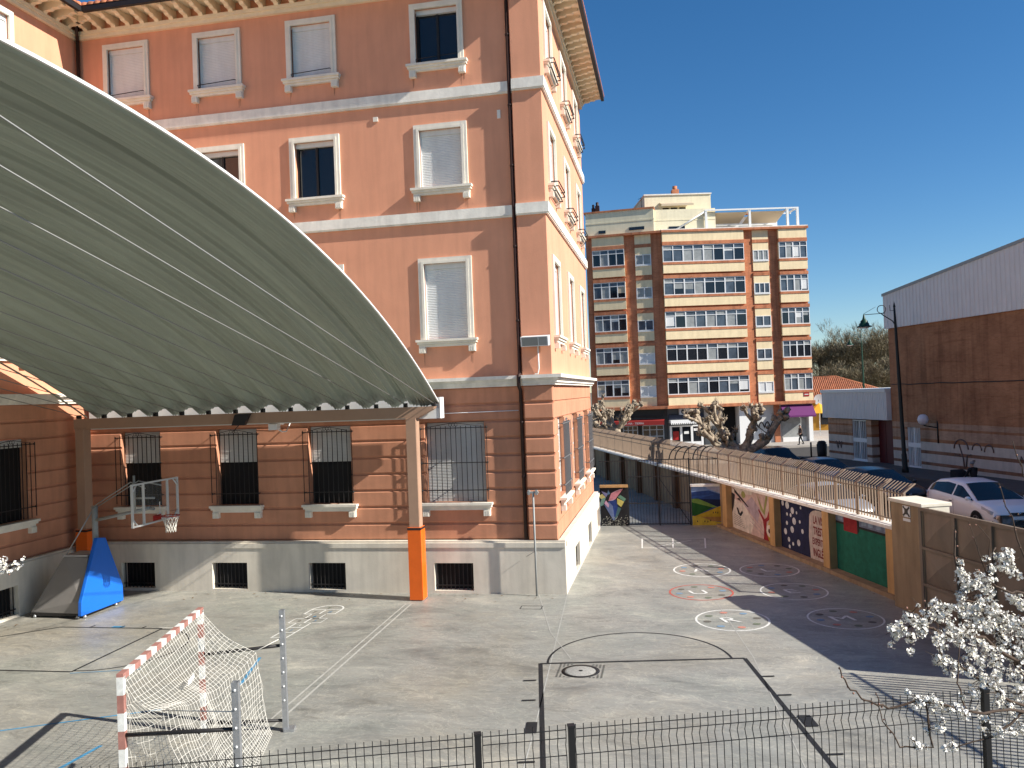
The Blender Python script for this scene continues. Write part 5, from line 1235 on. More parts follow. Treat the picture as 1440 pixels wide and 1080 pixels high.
m.tube([g0(40.3 - .55 * (1 - math.cos(t)), 2.1 + .5 * math.sin(t)) for t in [i * math.pi / 10 for i in range(11)]], .035, 4); m.tube([g0(39.9, 2.35), g0(39.6, 1.6), g0(39.55, 1.15)], .035, 4)
m.tube([g0(38.9 - .35 * (1 - math.cos(t)), 2.1 + .35 * math.sin(t)) for t in [i * math.pi / 8 for i in range(9)]], .03, 4); m.tube([g0(38.0 - .33 * (1 - math.cos(t)), 2.05 + .38 * math.sin(t)) for t in [i * math.pi / 8 for i in range(9)]], .03, 4)
m.tube([g0(40.3, 1.75), g0(39.8, 1.72)], .03, 4); m.tube([g0(39.4, 1.15), g0(39.3, 1.8), g0(39.0, 1.85)], .03, 4); m.blob(g0(38.8, 1.55), .09, 1, .2, (1, 1, .5))
for u0 in (35.6, 34.3, 35.1): m.tube([g0(u0, 1.6), g0(u0 - .1, 2.0), g0(u0 - .3, 1.7), g0(u0 - .45, 2.05)], .025, 4)
m.tube([g0(52.4, 1.9), g0(52.2, 1.4), g0(52.0, 1.9), g0(51.8, 1.45), g0(51.7, 1.9)], .03, 4); m.build('graffiti', M['grafgrey'], hl)
# long stains and a crack line along the brick
m = MB()
pts = [FH(45.7 - i * .9, .024, 5.6 + .06 * noise.noise((i * .7, 0, 0)) - .0 * i) for i in range(22)]; m.tube(pts, .028, 4); m.build('wall_cable', M['plasticdark'], hl)
st = MB(); rg = random.Random(2)
st.build('stain', M['brownpier'], hl) if False else None
gl2 = thing('globe_lamp', 'round frosted white globe lamp on a bracket by the barred hall window', 'lamp', tuple(UV(41.6, 28.75, 3)))
MB().lathe(UV(41.6, 27.9, 3.64), [(0, -.29), (.12, -.27), (.23, -.19), (.29, 0), (.23, .19), (.12, .27), (0, .29)], 20).build('globe', M['globe'], gl2)
m = MB(); m.tube([UV(41.6, 27.9, 3.36), UV(41.6, 28.0, 3.3), UV(41.6, 28.74, 3.15)], .035, 6); m.tube([UV(41.6, 28.74, 2.3), UV(41.6, 28.74, 3.5)], .04, 6); m.build('bracket', M['lampblack'], gl2)

# ================================================================== STREET LAMPS
def street_lamp(label, base, lean, h, arm, head_z, far=False):
    b = Vector(base); t = thing('street_lamp', label, 'street lamp', base)
    top = b + Vector((lean, 0, h))
    def P_(k): return b.lerp(top, k)
    m = MB(); m.tube([b, P_(.04), P_(.05), P_(.12), P_(.13), P_(.45), P_(.9), P_(1)], [.19, .19, .15, .14, .11, .10, .07, .05], 12); m.lathe(P_(.98), [(.03, 0), (.07, .1), (.02, .3), (0, .4)], 8); m.build('post', M['lampblack'] if not far else M['lampgreen'], t)
    a0 = P_(.88); hx = b + Vector((arm, 0, h - .45)); m = MB()
    m.tube([a0, a0 + Vector((arm * .08, 0, .25)), a0 + Vector((arm * .35, 0, .6)), b + Vector((arm * .5, 0, h - .42))], .03, 6)
    cc = b + Vector((arm * .48, 0, h - .2)); m.tube([cc + Vector((.22 * math.cos(q * math.pi / 8), 0, .22 * math.sin(q * math.pi / 8))) for q in range(17)], .022, 5, False)
    m.tube([b + Vector((arm * .4, 0, h - .42)), hx], .02, 6); m.tube([b + Vector((arm * .65, 0, h - .05)), hx + Vector((0, 0, .05))], .01, 4)
    m.tube([P_(.97), P_(.94) + Vector((arm * .13, 0, .25)), P_(.99) + Vector((arm * .13, 0, .1))], .018, 5)
    m.build('arm', M['lampblack'] if not far else M['lampgreen'], t)
    m = MB(); m.lathe(hx + Vector((0, 0, -.68)), [(.41, 0), (.39, .05), (.27, .09), (.25, .2), (.20, .24), (.19, .34), (.1, .42), (.06, .55), (.03, .7), (0, .74)], 20); m.build('shade', M['lampgreen'], t)
    m = MB(); m.lathe(hx + Vector((0, 0, -.70)), [(0, -.06), (.2, -.04), (.3, .01), (.3, .02)], 16); m.build('lens', M['globe'], t)
street_lamp('tall black street lamp with scrolled arm and green shade in front of the brick hall', (12.44, 47.85, .66), -.2, 9.3, -1.78, 9, False)
street_lamp('slim green street lamp far behind the low clad annex', (20.85, 95, .4), -.05, 10.6, -1.25, 10, True)

# ================================================================== CARS
def interp(t, x):
    if x <= t[0][0]: return t[0][1]
    for (a, b), (c_, d) in zip(t, t[1:]):
        if x <= c_: return b + (d - b) * (x - a) / (c_ - a)
    return t[-1][1]
def car(label, u, v, paint, kind='hatch', sc_=1.07, rot=0.0):
    p = UVs(u, v); ang = math.atan2(-UD.y, -UD.x) + rot
    t = thing('parked_car', label, 'car', tuple(p), ang, 'cars parked in the street'); t.scale = (sc_,) * 3
    if kind == 'suv':
        L0, L1 = -2.2, 2.3; H = 1.68
        zb = [(-2.2, .7), (-2.15, 1.02), (-1.4, 1.08), (0, 1.06), (1.0, 1.04), (1.3, 1.04), (1.95, .96), (2.2, .84), (2.3, .6)]
        zr = [(-2.18, 1.03), (-2.0, 1.5), (-1.6, 1.64), (-.5, 1.68), (.2, 1.64), (1.2, 1.05)]; c0, c1 = -2.18, 1.2; hw = .93
    elif kind == 'sedan':
        L0, L1 = -2.25, 2.25; H = 1.45
        zb = [(-2.25, .65), (-2.2, .95), (-1.5, 1.0), (0, .95), (1.0, .93), (1.3, .93), (2.0, .8), (2.2, .66), (2.25, .5)]
        zr = [(-1.75, 1.0), (-1.15, 1.36), (-.5, 1.45), (.2, 1.41), (1.2, .94)]; c0, c1 = -1.75, 1.2; hw = .89
    else:
        L0, L1 = -2.12, 2.2; H = 1.49
        zb = [(-2.12, .68), (-2.06, .95), (-1.4, 1.02), (0, .98), (1.0, .94), (1.28, .95), (1.9, .84), (2.1, .72), (2.2, .5)]
        zr = [(-2.06, .98), (-1.9, 1.22), (-1.5, 1.41), (-.7, 1.49), (.15, 1.44), (1.25, .95)]; c0, c1 = -2.06, 1.25; hw = .895
    wt = [(L0, hw * .78), (L0 + .12, hw * .92), (L0 + .6, hw), (L1 - .9, hw), (L1 - .4, hw * .95), (L1 - .12, hw * .84), (L1, hw * .66)]
    N = 56
    def sec(x):
        w_ = interp(wt, x); b_ = interp(zb, x); zl = .24 + (.1 if x < L0 + .1 or x > L1 - .1 else 0)
        if c0 < x < c1:
            r_ = max(interp(zr, x), b_ + .012); k = min(1, (r_ - b_) / .4); wr = w_ - .05 - .2 * k
            up_ = [(wr, r_ - .05 * k - .004), (wr - .12, r_), (wr * .5, r_ + .02 * k), (0, r_ + .03 * k)]
        else:
            up_ = [(w_ - .1, b_ + .015), (w_ - .25, b_ + .03), (w_ * .45, b_ + .045), (0, b_ + .05)]
        return [(0, zl), (w_ * .85, zl), (w_ - .02, zl + .12), (w_, zl + .3), (w_, b_ - .18), (w_ - .025, b_ - .01)] + up_
    xs = [L0 + (L1 - L0) * i / N for i in range(N + 1)]; vs = []; fs = []; K = 10
    for x in xs:
        s_ = sec(x); ring = [(x, y, z) for y, z in s_] + [(x, -y, z) for y, z in s_[-2:0:-1]]; vs += ring
    R_ = 18
    for i in range(N):
        for k in range(R_): j = (k + 1) % R_; fs.append((i * R_ + k, i * R_ + j, (i + 1) * R_ + j, (i + 1) * R_ + k))
    fs += [tuple(range(R_)), tuple(range(N * R_ + R_ - 1, N * R_ - 1, -1))]
    m = MB(); m.mesh(vs, fs, True); body = m.build('body', paint, t, local=True)
    # glazing
    def sideglass(xa, xb):
        for sg in (-1, 1):
            n = 14; lo = []; hi = []
            for i in range(n + 1):
                x = xa + (xb - xa) * i / n; s_ = sec(x); (wb, zbb) = s_[5]; (wr, zz) = s_[6]
                a = Vector((x, wb, zbb)); b = Vector((x, wr, zz)); d = b - a
                f1 = 1 - .05 / max(.05, d.length); f0 = min(.04 / max(.05, d.length), f1)
                o_ = Vector((0, .007, .004)); p0 = a + d * f0 + o_; p1 = a + d * f1 + o_
                lo.append((p0.x, sg * p0.y, p0.z)); hi.append((p1.x, sg * p1.y, p1.z))
            m = MB(); m.mesh(lo + hi, [(i, i + 1, n + 2 + i, n + 1 + i) for i in range(n)], True); m.build('side_window', M['carglass'], t, local=True)
    e0 = c0 + (.28 if kind != 'sedan' else .2); mid = -.15
    sideglass(e0, mid - .05); sideglass(mid + .04, c1 - .12)
    def topglass(xa, xb, nm):
        n = 12; vs = []
        for i in range(n + 1):
            x = xa + (xb - xa) * i / n; s_ = sec(x); 
            for y, z in ((s_[7][0] + .05, s_[7][1] + .0), (s_[8][0], s_[8][1]), (0, s_[9][1]), (-s_[8][0], s_[8][1]), (-s_[7][0] - .05, s_[7][1])): vs.append((x, y, z + .012))
        fs = [(i * 5 + k, i * 5 + k + 1, i * 5 + k + 6, i * 5 + k + 5) for i in range(n) for k in range(4)]
        m = MB(); m.mesh(vs, fs, True); m.build(nm, M['carglass'], t, local=True)
    ws = zr[-2][0] + .06; topglass(ws, c1 - .04, 'windscreen'); topglass(c0 + .05, (zr[2][0] if kind != 'suv' else zr[1][0]) - .06, 'rear_window')
    fx = L1
    for sg in (-1, 1):
        w_ = interp(wt, L1 - .3); zz = interp(zb, L1 - .3)
        m = MB(); m.hull([(L1 - .62, sg * (hw * .965), zz + .02), (L1 - .62, sg * (hw * .965), zz - .08), (L1 - .2, sg * hw * .93, zz - .09), (L1 - .2, sg * hw * .90, zz - .21), (L1 - .07, sg * hw * .62, zz - .16), (L1 - .07, sg * hw * .62, zz - .22), (L1 - .3, sg * hw * .72, zz - .1)]); m.build('headlight', M['headlight'], t, local=True)
        m = MB(); m.hull([(L0 + .04, sg * hw * .75, .95), (L0 + .3, sg * hw * .965, .95), (L0 + .3, sg * hw * .965, .72), (L0 + .02, sg * hw * .78, .72), (L0 + .15, sg * hw * .7, .8)]); m.build('tail_light', M['red'], t, local=True)
        x = c1 - .25; m = MB(); m.blob((x, sg * (hw + .07), interp(zb, x) + .09), 1, 2, 0, (.07, .1, .07)); m.build('mirror', paint, t, local=True)
        for x in (1.33, -1.28):
            m = MB(); y = sg * (hw - .08)
            m.mesh([(x + .315 * math.cos(a), y + dy, .315 + .315 * math.sin(a)) for dy in (-.1, .1) for a in [k * math.pi / 14 for k in range(28)]], [(k, (k + 1) % 28, 28 + (k + 1) % 28, 28 + k) for k in range(28)] + [tuple(range(27, -1, -1)), tuple(range(28, 56))])
            wh = m.build('wheel', M['tyre'], t, local=True)
            m = MB(); yo = sg * (hw + .025)
            for k in range(5):
                a = k * 2 * math.pi / 5; m.mesh([(x + r_ * math.cos(a + da), yo + (0 if r_ > .1 else sg * .012), .315 + r_ * math.sin(a + da)) for r_, da in ((.04, -.6), (.205, -.16), (.205, .16), (.04, .6))], [(0, 1, 2, 3)])
            m.mesh([(x + r_ * math.cos(a), yo - sg * .004, .315 + r_ * math.sin(a)) for r_ in (.2, .225) for a in [k * math.pi / 12 for k in range(24)]], [(k, (k + 1) % 24, 24 + (k + 1) % 24, 24 + k) for k in range(24)]); m.build('rim', M['rim'], wh, local=True)
            m = MB(); pts = [(x + .375 * math.cos(a), .315 + .375 * math.sin(a)) for a in [-.35 + k * (math.pi + .7) / 16 for k in range(17)]]
            m.mesh([(a, sg * (hw + .005), b) for a, b in pts], [tuple(range(17))]); m.build('wheel_arch', M['plasticdark'], t, local=True)
        m = MB(); m.box(ID, -1.05, -.1, sg * (hw + .003) - .001, sg * (hw + .003) + .001, .78, .784); m.box(ID, -.06, -.052, sg * (hw + .003) - .001, sg * (hw + .003) + .001, .35, .9); m.box(ID, -.3, -.14, sg * (hw + .008) - .008, sg * (hw + .008) + .008, .80, .825); m.build('door_seam', M['plasticdark'], t, local=True)
    def front(a0, a1, z0, z1, d, nm, mm):
        n = 8; vs = []
        for i in range(n + 1):
            y = a0 + (a1 - a0) * i / n; k = (abs(y) / hw); xx = L1 + d - .26 * k ** 2.2
            vs += [(xx, y, z0), (xx - .02, y, z1)]
        m = MB(); m.mesh(vs, [(2 * i, 2 * i + 2, 2 * i + 3, 2 * i + 1) for i in range(n)]); return m.build(nm, mm, t, local=True)
    zf = interp(zb, L1 - .1)
    front(-.55, .55, zf - .12, zf - .02, -.02, 'grille', M['plasticdark']); front(-.6, .6, .3, .46, .02, 'bumper_intake', M['plasticdark']); front(-.27, .27, .485, .59, .035, 'number_plate', M['plate'])
    for sg in (-1, 1): front(min(sg * .5, sg * .78), max(sg * .5, sg * .78), .34, .44, .03, 'fog_light', M['plasticdark'])
    if kind == 'hatch':
        m = MB(); m.tube([(L1 + .0, -.08, zf - .09), (L1 + .01, 0, zf - .04), (L1 + .0, .08, zf - .09)], .012, 5); m.tube([(L1 + .0, -.08, zf - .06), (L1 + .01, 0, zf - .01), (L1 + .0, .08, zf - .06)], .012, 5); m.build('badge', M['chrome'], t, local=True)
    return t
def paint(n, c, r=.28, metal=0.0): 
    m = mat('car_paint_' + n, c, r, spec=.4, metal=metal); b = m.node_tree.nodes['Principled BSDF']; b.inputs['Coat Weight'].default_value = .25; b.inputs['Coat Roughness'].default_value = .06; return m
car('white five door hatchback parked behind the brown gate', 25.7, 19.2, paint('white', (.80, .80, .82)), 'hatch', 1.0, -.13)
car('dark small car mostly hidden behind the bent fence tips, next to the white one', 31.3, 18.9, paint('black', (.02, .021, .025)), 'hatch', 1.0)
car('blue grey saloon parked between the tall dark off roader and the dark small car', 37.0, 19.6, paint('bluegrey', (.11, .13, .17), .3, .3), 'sedan', 1.04)
car('tall dark off roader parked furthest away near the pollarded tree', 42.6, 19.8, paint('navy', (.022, .024, .028)), 'suv', 1.04)
car('silver car glimpsed through the fence pickets against the mural wall', 28.2, 15.0, paint('silver', (.42, .43, .45), .3, .4), 'sedan', .93)

# person pushing a pram behind the white car
pq = UVs(36.2, 27.0, .13)
def Gv(px, py, v):
    d = CR * ((px - 720) / 1150.22) + CD * ((py - 540) / 1150.22) + CF; k = (v - CAM_LOC.dot(ND)) / d.dot(ND); return CAM_LOC + d * k
ph = Gv(1369, 650, 27.0)
person('person with grey hair in a dark coat pushing a pram behind the white car', (ph.x, ph.y, ph.z - 1.74), math.atan2(UD.y, UD.x), .3, .25, M['coat'], 1.0, None, .12)
pc = Vector((ph.x, ph.y, ph.z - 1.74)) + UD * 1.05
pr = thing('pram', 'black pram with a raised rounded hood in front of the grey haired person', 'pram', tuple(pc))
Fp = Fr(pc, UD[:2], (-ND.x, -ND.y)); m = MB(); n = 10; vs = []
for i in range(n + 1):
    a = math.pi * .5 * i / n * 1.25
    for y in (-.3, -.24, 0, .24, .3): vs.append(Fp(.28 - .62 * math.sin(a) * (1 if abs(y) < .29 else .96), y, .72 + .56 * (1 - .0) * math.cos(max(0, a - .3)) * (1 if abs(y) < .29 else .9)))
m.mesh(vs, [(i * 5 + k, i * 5 + k + 1, i * 5 + k + 6, i * 5 + k + 5) for i in range(n) for k in range(4)], True)
m.hull([Fp(a, y, z) for a in (-.3, .34) for y in (-.29, .29) for z in (.7, 1.2)]) if False else m.hull([Fp(.3, y, .68) for y in (-.29, .29)] + [Fp(.34, y, 1.26) for y in (-.26, .26)] + [Fp(-.3, y, .68) for y in (-.29, .29)] + [Fp(-.12, y, 1.22) for y in (-.26, .26)] + [Fp(-.28, y, 1.0) for y in (-.28, .28)] + [Fp(.1, y, 1.3) for y in (-.25, .25)])
m.build('hood', M['coat'], pr)
m = MB(); m.hull([Fp(a, y, z) for a, z in ((-.4, .72), (.6, .74), (-.3, .42), (.45, .42)) for y in (-.27, .27)]); m.build('bassinet', M['coat'], pr, bevel=.04)
m = MB(); m.tube([Fp(-.85, -.25, 1.02), Fp(-.85, .25, 1.02)], .018, 6)
for y in (-.25, .25): m.tube([Fp(-.85, y, 1.02), Fp(.4, y, .2)], .015, 6); m.tube([Fp(.5, y, .7), Fp(-.4, y, .2)], .015, 6)
m.build('frame', M['galv'], pr)
for a in (-.4, .4):
    for y in (-.28, .28):
        m = MB(); m.tube([Fp(a + .19 * math.cos(t), y, .2 + .19 * math.sin(t)) for t in [k * math.pi / 10 for k in range(21)]], .022, 6, False); m.build('wheel', M['tyre'], pr)
bn = thing('litter_bin', 'small black street bin at the far end of the clad annex', 'bin', tuple(UVs(54.9, 29.0)))
bp_ = UVs(54.9, 29.0)
m = MB(); m.lathe(bp_, [(.0, .02), (.3, .02), (.33, .3), (.36, .95), (.3, 1.0), (.33, 1.06), (.2, 1.2), (0, 1.22)], 16); m.build('drum', M['plasticdark'], bn)
m = MB(); m.tube([bp_ + Vector((-.7, .2, 0)), bp_ + Vector((-.7, .2, 1.1))], .06, 8); m.build('bollard', M['plasticdark'], bn)

# ================================================================== TREES
def pollard(label, base, fork, limbs, r0, seed):
    rg = random.Random(seed); t = thing('pollarded_tree', label, 'tree', tuple(base), 0, 'pollarded plane trees by the street')
    b = Vector(base); f = Vector(fork); m = MB(); kn = MB()
    m.tube([b, b.lerp(f, .08), b.lerp(f, .5), b.lerp(f, .9), f + Vector((0, 0, .15))], [r0 * 1.25, r0, r0 * .88, r0 * 1.05, r0 * .9], 14)
    for tip, rr_, sub in limbs:
        tip = Vector(tip); d = tip - f; N = 9; pts = []; rs = []
        for i in range(N + 1):
            k = i / N; p = f + d * k; p.z += -abs(d.x) * .22 * math.sin(math.pi * k) * (1 if d.x else 0) 
            p += Vector((rg.uniform(-1, 1), rg.uniform(-1, 1), rg.uniform(-1, 1))) * .07 * (k > .1)
            pts.append(p); rs.append(rr_ * (1 - .5 * k) * (1 + rg.uniform(-.14, .2)))
        m.tube(pts, rs, 9)
        for i in range(3, N):                     # bumps where boughs were cut
            if rg.random() < .75: m.blob(pts[i] + Vector((rg.uniform(-1, 1), rg.uniform(-1, 1), rg.uniform(-.3, 1))) * rs[i] * .7, rs[i] * rg.uniform(.45, .8), 2, .8)
        for j in range(sub * 2):
            k = rg.uniform(.35, 1); p0 = pts[int(k * N)]; dd = Vector((d.x * .25 + rg.uniform(-.7, .7), rg.uniform(-.7, .7), rg.uniform(.35, 1))).normalized(); L = rg.uniform(.35, .95)
            p1 = p0 + dd * L * .6 + Vector((rg.uniform(-.1, .1), 0, 0)); p2 = p0 + dd * L; r2 = rr_ * .42
            m.tube([p0, p1, p2], [r2, r2 * .8, r2 * .75], 7)
            for q in range(7): kn.blob(p2 + Vector((rg.uniform(-1, 1), rg.uniform(-1, 1), rg.uniform(-.6, 1))) * r2 * 1.2, r2 * rg.uniform(.45, .95), 2, 1.1)
            for q in range(7):
                e = p2 + Vector((rg.uniform(-.22, .22), rg.uniform(-.22, .22), rg.uniform(.05, .4))); kn.tube([p2, e], [.022, .006], 4)
        for q in range(12): kn.blob(tip + Vector((rg.uniform(-1, 1), rg.uniform(-1, 1), rg.uniform(-1, 1))) * rr_ * .9, rr_ * rg.uniform(.3, .65), 2, 1.1)
    m.build('trunk', M['bark'], t); kn.build('crown', M['bark'], t)
y = 49.5
def nr(p, k=.885): return tuple(CAM_LOC + (Vector(p) - CAM_LOC) * k)
pollard('pollarded plane tree with thick spreading limbs behind the fence, next to the tall dark car', (3.63, 43.81, .6), nr((4.03, y, 2.0)),
    [(nr((1.3, y - .5, 4.25)), .24, 5), (nr((2.35, y + .5, 4.55)), .24, 5), (nr((1.9, y + 1.3, 3.75)), .2, 3), (nr((4.95, y - .3, 4.45)), .26, 3), (nr((6.4, y + .3, 4.1)), .27, 3), (nr((1.75, y - 1.0, 3.5)), .2, 3), (nr((3.2, y + 1.2, 3.2)), .18, 1)], .36, 4)
y = 66
pollard('smaller looking pollarded plane tree by the red shop awning at the school corner', (-4.25, y, .5), (-4.3, y, 2.75),
    [((-5.9, y, 4.6), .22, 4), ((-5.5, y + .8, 4.9), .2, 3), ((-2.75, y, 4.8), .22, 5), ((-3.3, y - .6, 4.3), .2, 4), ((-6.5, y - .3, 3.9), .24, 3), ((-4.9, y + .6, 4.2), .2, 2), ((-7.6, y + .3, 4.4), .22, 4)], .33, 9)
def bare_tree(label, base, h, wd, seed, n=5):
    rg = random.Random(seed); t = thing('bare_tree', label, 'tree', tuple(base), 0, 'bare trees far behind the tiled house'); b = Vector(base)
    m = MB(); m.tube([b, b + Vector((0, 0, h * .3)), b + Vector((.2, 0, h * .75))], [.32, .24, .08], 8); cr = MB()
    def grow(p, d, L, r_, lv):
        e = p + d * L; e.z = max(e.z, p.z - .3)
        if lv <= 1: m.tube([p, (p + e) / 2 + Vector((rg.uniform(-.1, .1), rg.uniform(-.1, .1), 0)) * L, e], [r_, r_ * .85, r_ * .65], 5)
        else:
            s_ = Vector((d.y, -d.x, rg.uniform(-.4, .4))).normalized() * r_; cr.face([p - s_, p + s_, e + s_ * .4, e - s_ * .4])
        if lv < 5:
            for k in range(5 if lv < 3 else 4):
                nd = (d + Vector((rg.gauss(0, .55), rg.gauss(0, .55), rg.gauss(.16, .36)))).normalized(); grow(p + (e - p) * rg.uniform(.35, 1), nd, L * rg.uniform(.55, .78), max(.022, r_ * .55), lv + 1)
    for k in range(n):
        a = 2 * math.pi * k / n + rg.random(); grow(b + Vector((0, 0, h * rg.uniform(.18, .45))), Vector((math.cos(a) * wd, math.sin(a) * wd, 1)).normalized(), h * .32, .13, 0)
    m.build('trunk', M['twig'], t); cr.build('crown', M['twig'], t)
bt_ = [(23.6, 138, 11.5, .7), (27.0, 141, 13.6, .6), (30.6, 139, 14.6, .65), (34.0, 142, 14.0, .6), (37.5, 138, 13.5, .7), (25.2, 126, 8.8, .9), (29, 124, 9.2, .8), (33, 126, 9.8, .8)]
TL = ['small bare brown tree at the left end of the far row', 'tall bare tree second in the far row, above the roof ridge', 'tallest bare tree with upright twigs behind the far lamp', 'tall bare tree close to the corner of the brick hall', 'bare tree mostly hidden behind the brick hall corner', 'low bushy bare tree just behind the tiled roof ridge', 'low bushy bare tree behind the far lamp post', 'low bushy bare tree behind the right end of the tiled roof']
for k, (x, y, h, wd) in enumerate(bt_): bare_tree(TL[k], (x, y, .1), h, wd, 20 + k, 6)

# ---- tiled house and parasol beyond the annex
hs = thing('tiled_house', 'low yellow house with an orange clay tile roof beyond the annex', 'house', (19, 101, 0))
m = MB(); m.box(ID, 14, 26, 100.6, 108, 0, 3.8); m.build('wall', M['yellow'], hs)
m = MB(); A_ = Vector((13.0, 100.0, 3.6)); Bq = Vector((27.5, 100.0, 3.6)); C_ = Vector((14.5, 104.5, 6.55)); D_ = Vector((19.8, 104.5, 6.55))
n = 66
for i in range(n):
    x0 = 13.0 + i * .22; 
    def ztp(x): return 1.0 if x < 19.8 else max(.02, 1 - (x - 19.8) / 7.7)
    k = ztp(x0); top = Vector((x0 , 100 + 4.5 * k, 3.6 + 2.95 * k)); m.tube([Vector((x0, 100, 3.6)), top], .105, 6)
m.face([A_, Bq, D_, C_]); m.face([Bq, Vector((27.5, 109, 3.6)), D_]); m.tube([C_, D_, Bq], .14, 6); m.build('roof', M['tile'], hs)
m = MB(); m.box(ID, 14.6, 15.1, 104, 104.6, 6.4, 7.1); m.box(ID, 15.6, 15.9, 104, 104.4, 6.4, 7.0); m.build('chimney', M['coping'], hs)
m = MB(); m.box(ID, 17.2, 18.0, 100.5, 100.59, 1.0, 2.6); m.build('window', M['glass'], hs)
pc = at(1152, 577, 82); py_ = thing('parasol', 'yellow parasol open beside the corner of the annex', 'parasol', (pc.x, pc.y, .5))
m = MB(); nseg = 8; vs = [pc + Vector((0, 0, .75))]
for k in range(nseg): a = 2 * math.pi * k / nseg; vs.append(pc + Vector((1.35 * math.cos(a), 1.35 * math.sin(a), -.25)))
m.mesh(vs, [(0, 1 + k, 1 + (k + 1) % nseg) for k in range(nseg)]); m.build('canopy_cloth', M['parasol'], py_)
MB().tube([Vector((pc.x, pc.y, .5)), pc + Vector((0, 0, .75))], .03, 6).build('pole', M['whitemetal'], py_)
dc = at(1152, 562, 90); ds = thing('satellite_dish', 'pale grey satellite dish on a mast above the yellow parasol', 'satellite dish', (dc.x, dc.y, .5))
m = MB(); Xd = Vector((.98, .19, 0)); 
for k in range(1): m.mesh([dc + Vector((0, .12, 0))] + [dc + Xd * (.6 * math.cos(a)) + Vector((0, 0, .6 * math.sin(a))) for a in [i * math.pi / 10 for i in range(20)]], [(0, 1 + i, 1 + (i + 1) % 20) for i in range(20)], True)
m.build('dish', M['tin'], ds); MB().tube([Vector((dc.x, dc.y + .1, .5)), dc + Vector((0, .1, 0))], .05, 6).build('mast', M['greysteel'], ds)

# ================================================================== BLOSSOM TREES
FLV = []; FLS = []
def blossom_tree(label, base, branches, clusters, buds, seed, group='blossoming trees in the foreground'):
    rg = random.Random(seed); t = thing('blossom_tree', label, 'tree', tuple(base), 0, group)
    m = MB()
    for pts, r_ in branches:
        P3 = []
        for i in range(len(pts) - 1):
            for k in range(4):
                p = pts[i].lerp(pts[i + 1], k / 4); P3.append(p + Vector((rg.uniform(-1, 1), rg.uniform(-1, 1), rg.uniform(-1, 1))) * min(.012, r_ * 1.2))
        P3.append(pts[-1]); n = len(P3); m.tube(P3, [r_ * (1 - .6 * i / (n - 1)) for i in range(n)], 5)
    m.build('trunk', M['barkdark'], t)
    fl_ = MB(); fl_.use(M['petal']); st_ = MB(); tw = MB()
    extra = []
    for c_, rad_, cnt in clusters:
        for q in range(3):
            o_ = Vector((rg.gauss(0, 1), rg.gauss(0, 1) * .8, rg.gauss(0, 1))).normalized() * rad_ * rg.uniform(1.3, 2.3)
            tw.tube([c_, c_ + o_ * .6 + Vector((0, 0, .004)), c_ + o_ * 1.25], [.0028, .0018, .0012], 4, False)
            if rg.random() < .72: extra.append((c_ + o_, rad_ * rg.uniform(.4, .72), int(cnt * rg.uniform(.2, .42))))
    for c_, rad_, cnt in clusters + extra:
        for q in range(cnt):
            d = Vector((rg.gauss(0, 1), rg.gauss(0, 1), rg.gauss(0, 1))).normalized() * rad_ * rg.uniform(.35, 1.0); p = c_ + d
            n_ = (d.normalized() + Vector((rg.uniform(-.6, .6), rg.uniform(-.6, .6), rg.uniform(-.4, .8)))).normalized(); x = n_.orthogonal().normalized(); y = n_.cross(x); a0 = rg.uniform(0, 6.28); s_ = rg.uniform(.0072, .0102)
            for k in range(5):
                a = a0 + k * 2 * math.pi / 5; dr_ = x * math.cos(a) + y * math.sin(a); sd = x * -math.sin(a) + y * math.cos(a); cp = rg.uniform(.1, .5)
                fl_.mesh([p, p + (dr_ * .65 + sd * .42 + n_ * .18) * s_, p + (dr_ * 1.05 + sd * .16 + n_ * cp) * s_, p + (dr_ * 1.05 - sd * .16 + n_ * cp) * s_, p + (dr_ * .65 - sd * .42 + n_ * .18) * s_], [(0, 1, 2, 3, 4)])
            if q % 2 == 0: st_.mesh([p + n_ * .004 + (x * math.cos(b) + y * math.sin(b)) * .0035 for b in (0, 1.57, 3.14, 4.71)], [(0, 1, 2, 3)])
            if q % 5 == 0: tw.tube([c_, p], .0016, 3, False)
    fl_.build('blossom', None, t); st_.build('stamens', M['stamen'], t); tw.build('twigs', M['barkdark'], t)
    if buds:
        b_ = MB()
        for p in buds: b_.blob(p, rg.uniform(.004, .0075), 1, .1)
        b_.build('buds', M['bud'], t)
D = 4.7
def A(x, y, d=0): return at(x, y, D + d)
root = Vector((3.55, 3.7, 1.88)); cr0 = A(1500, 1010, .1)
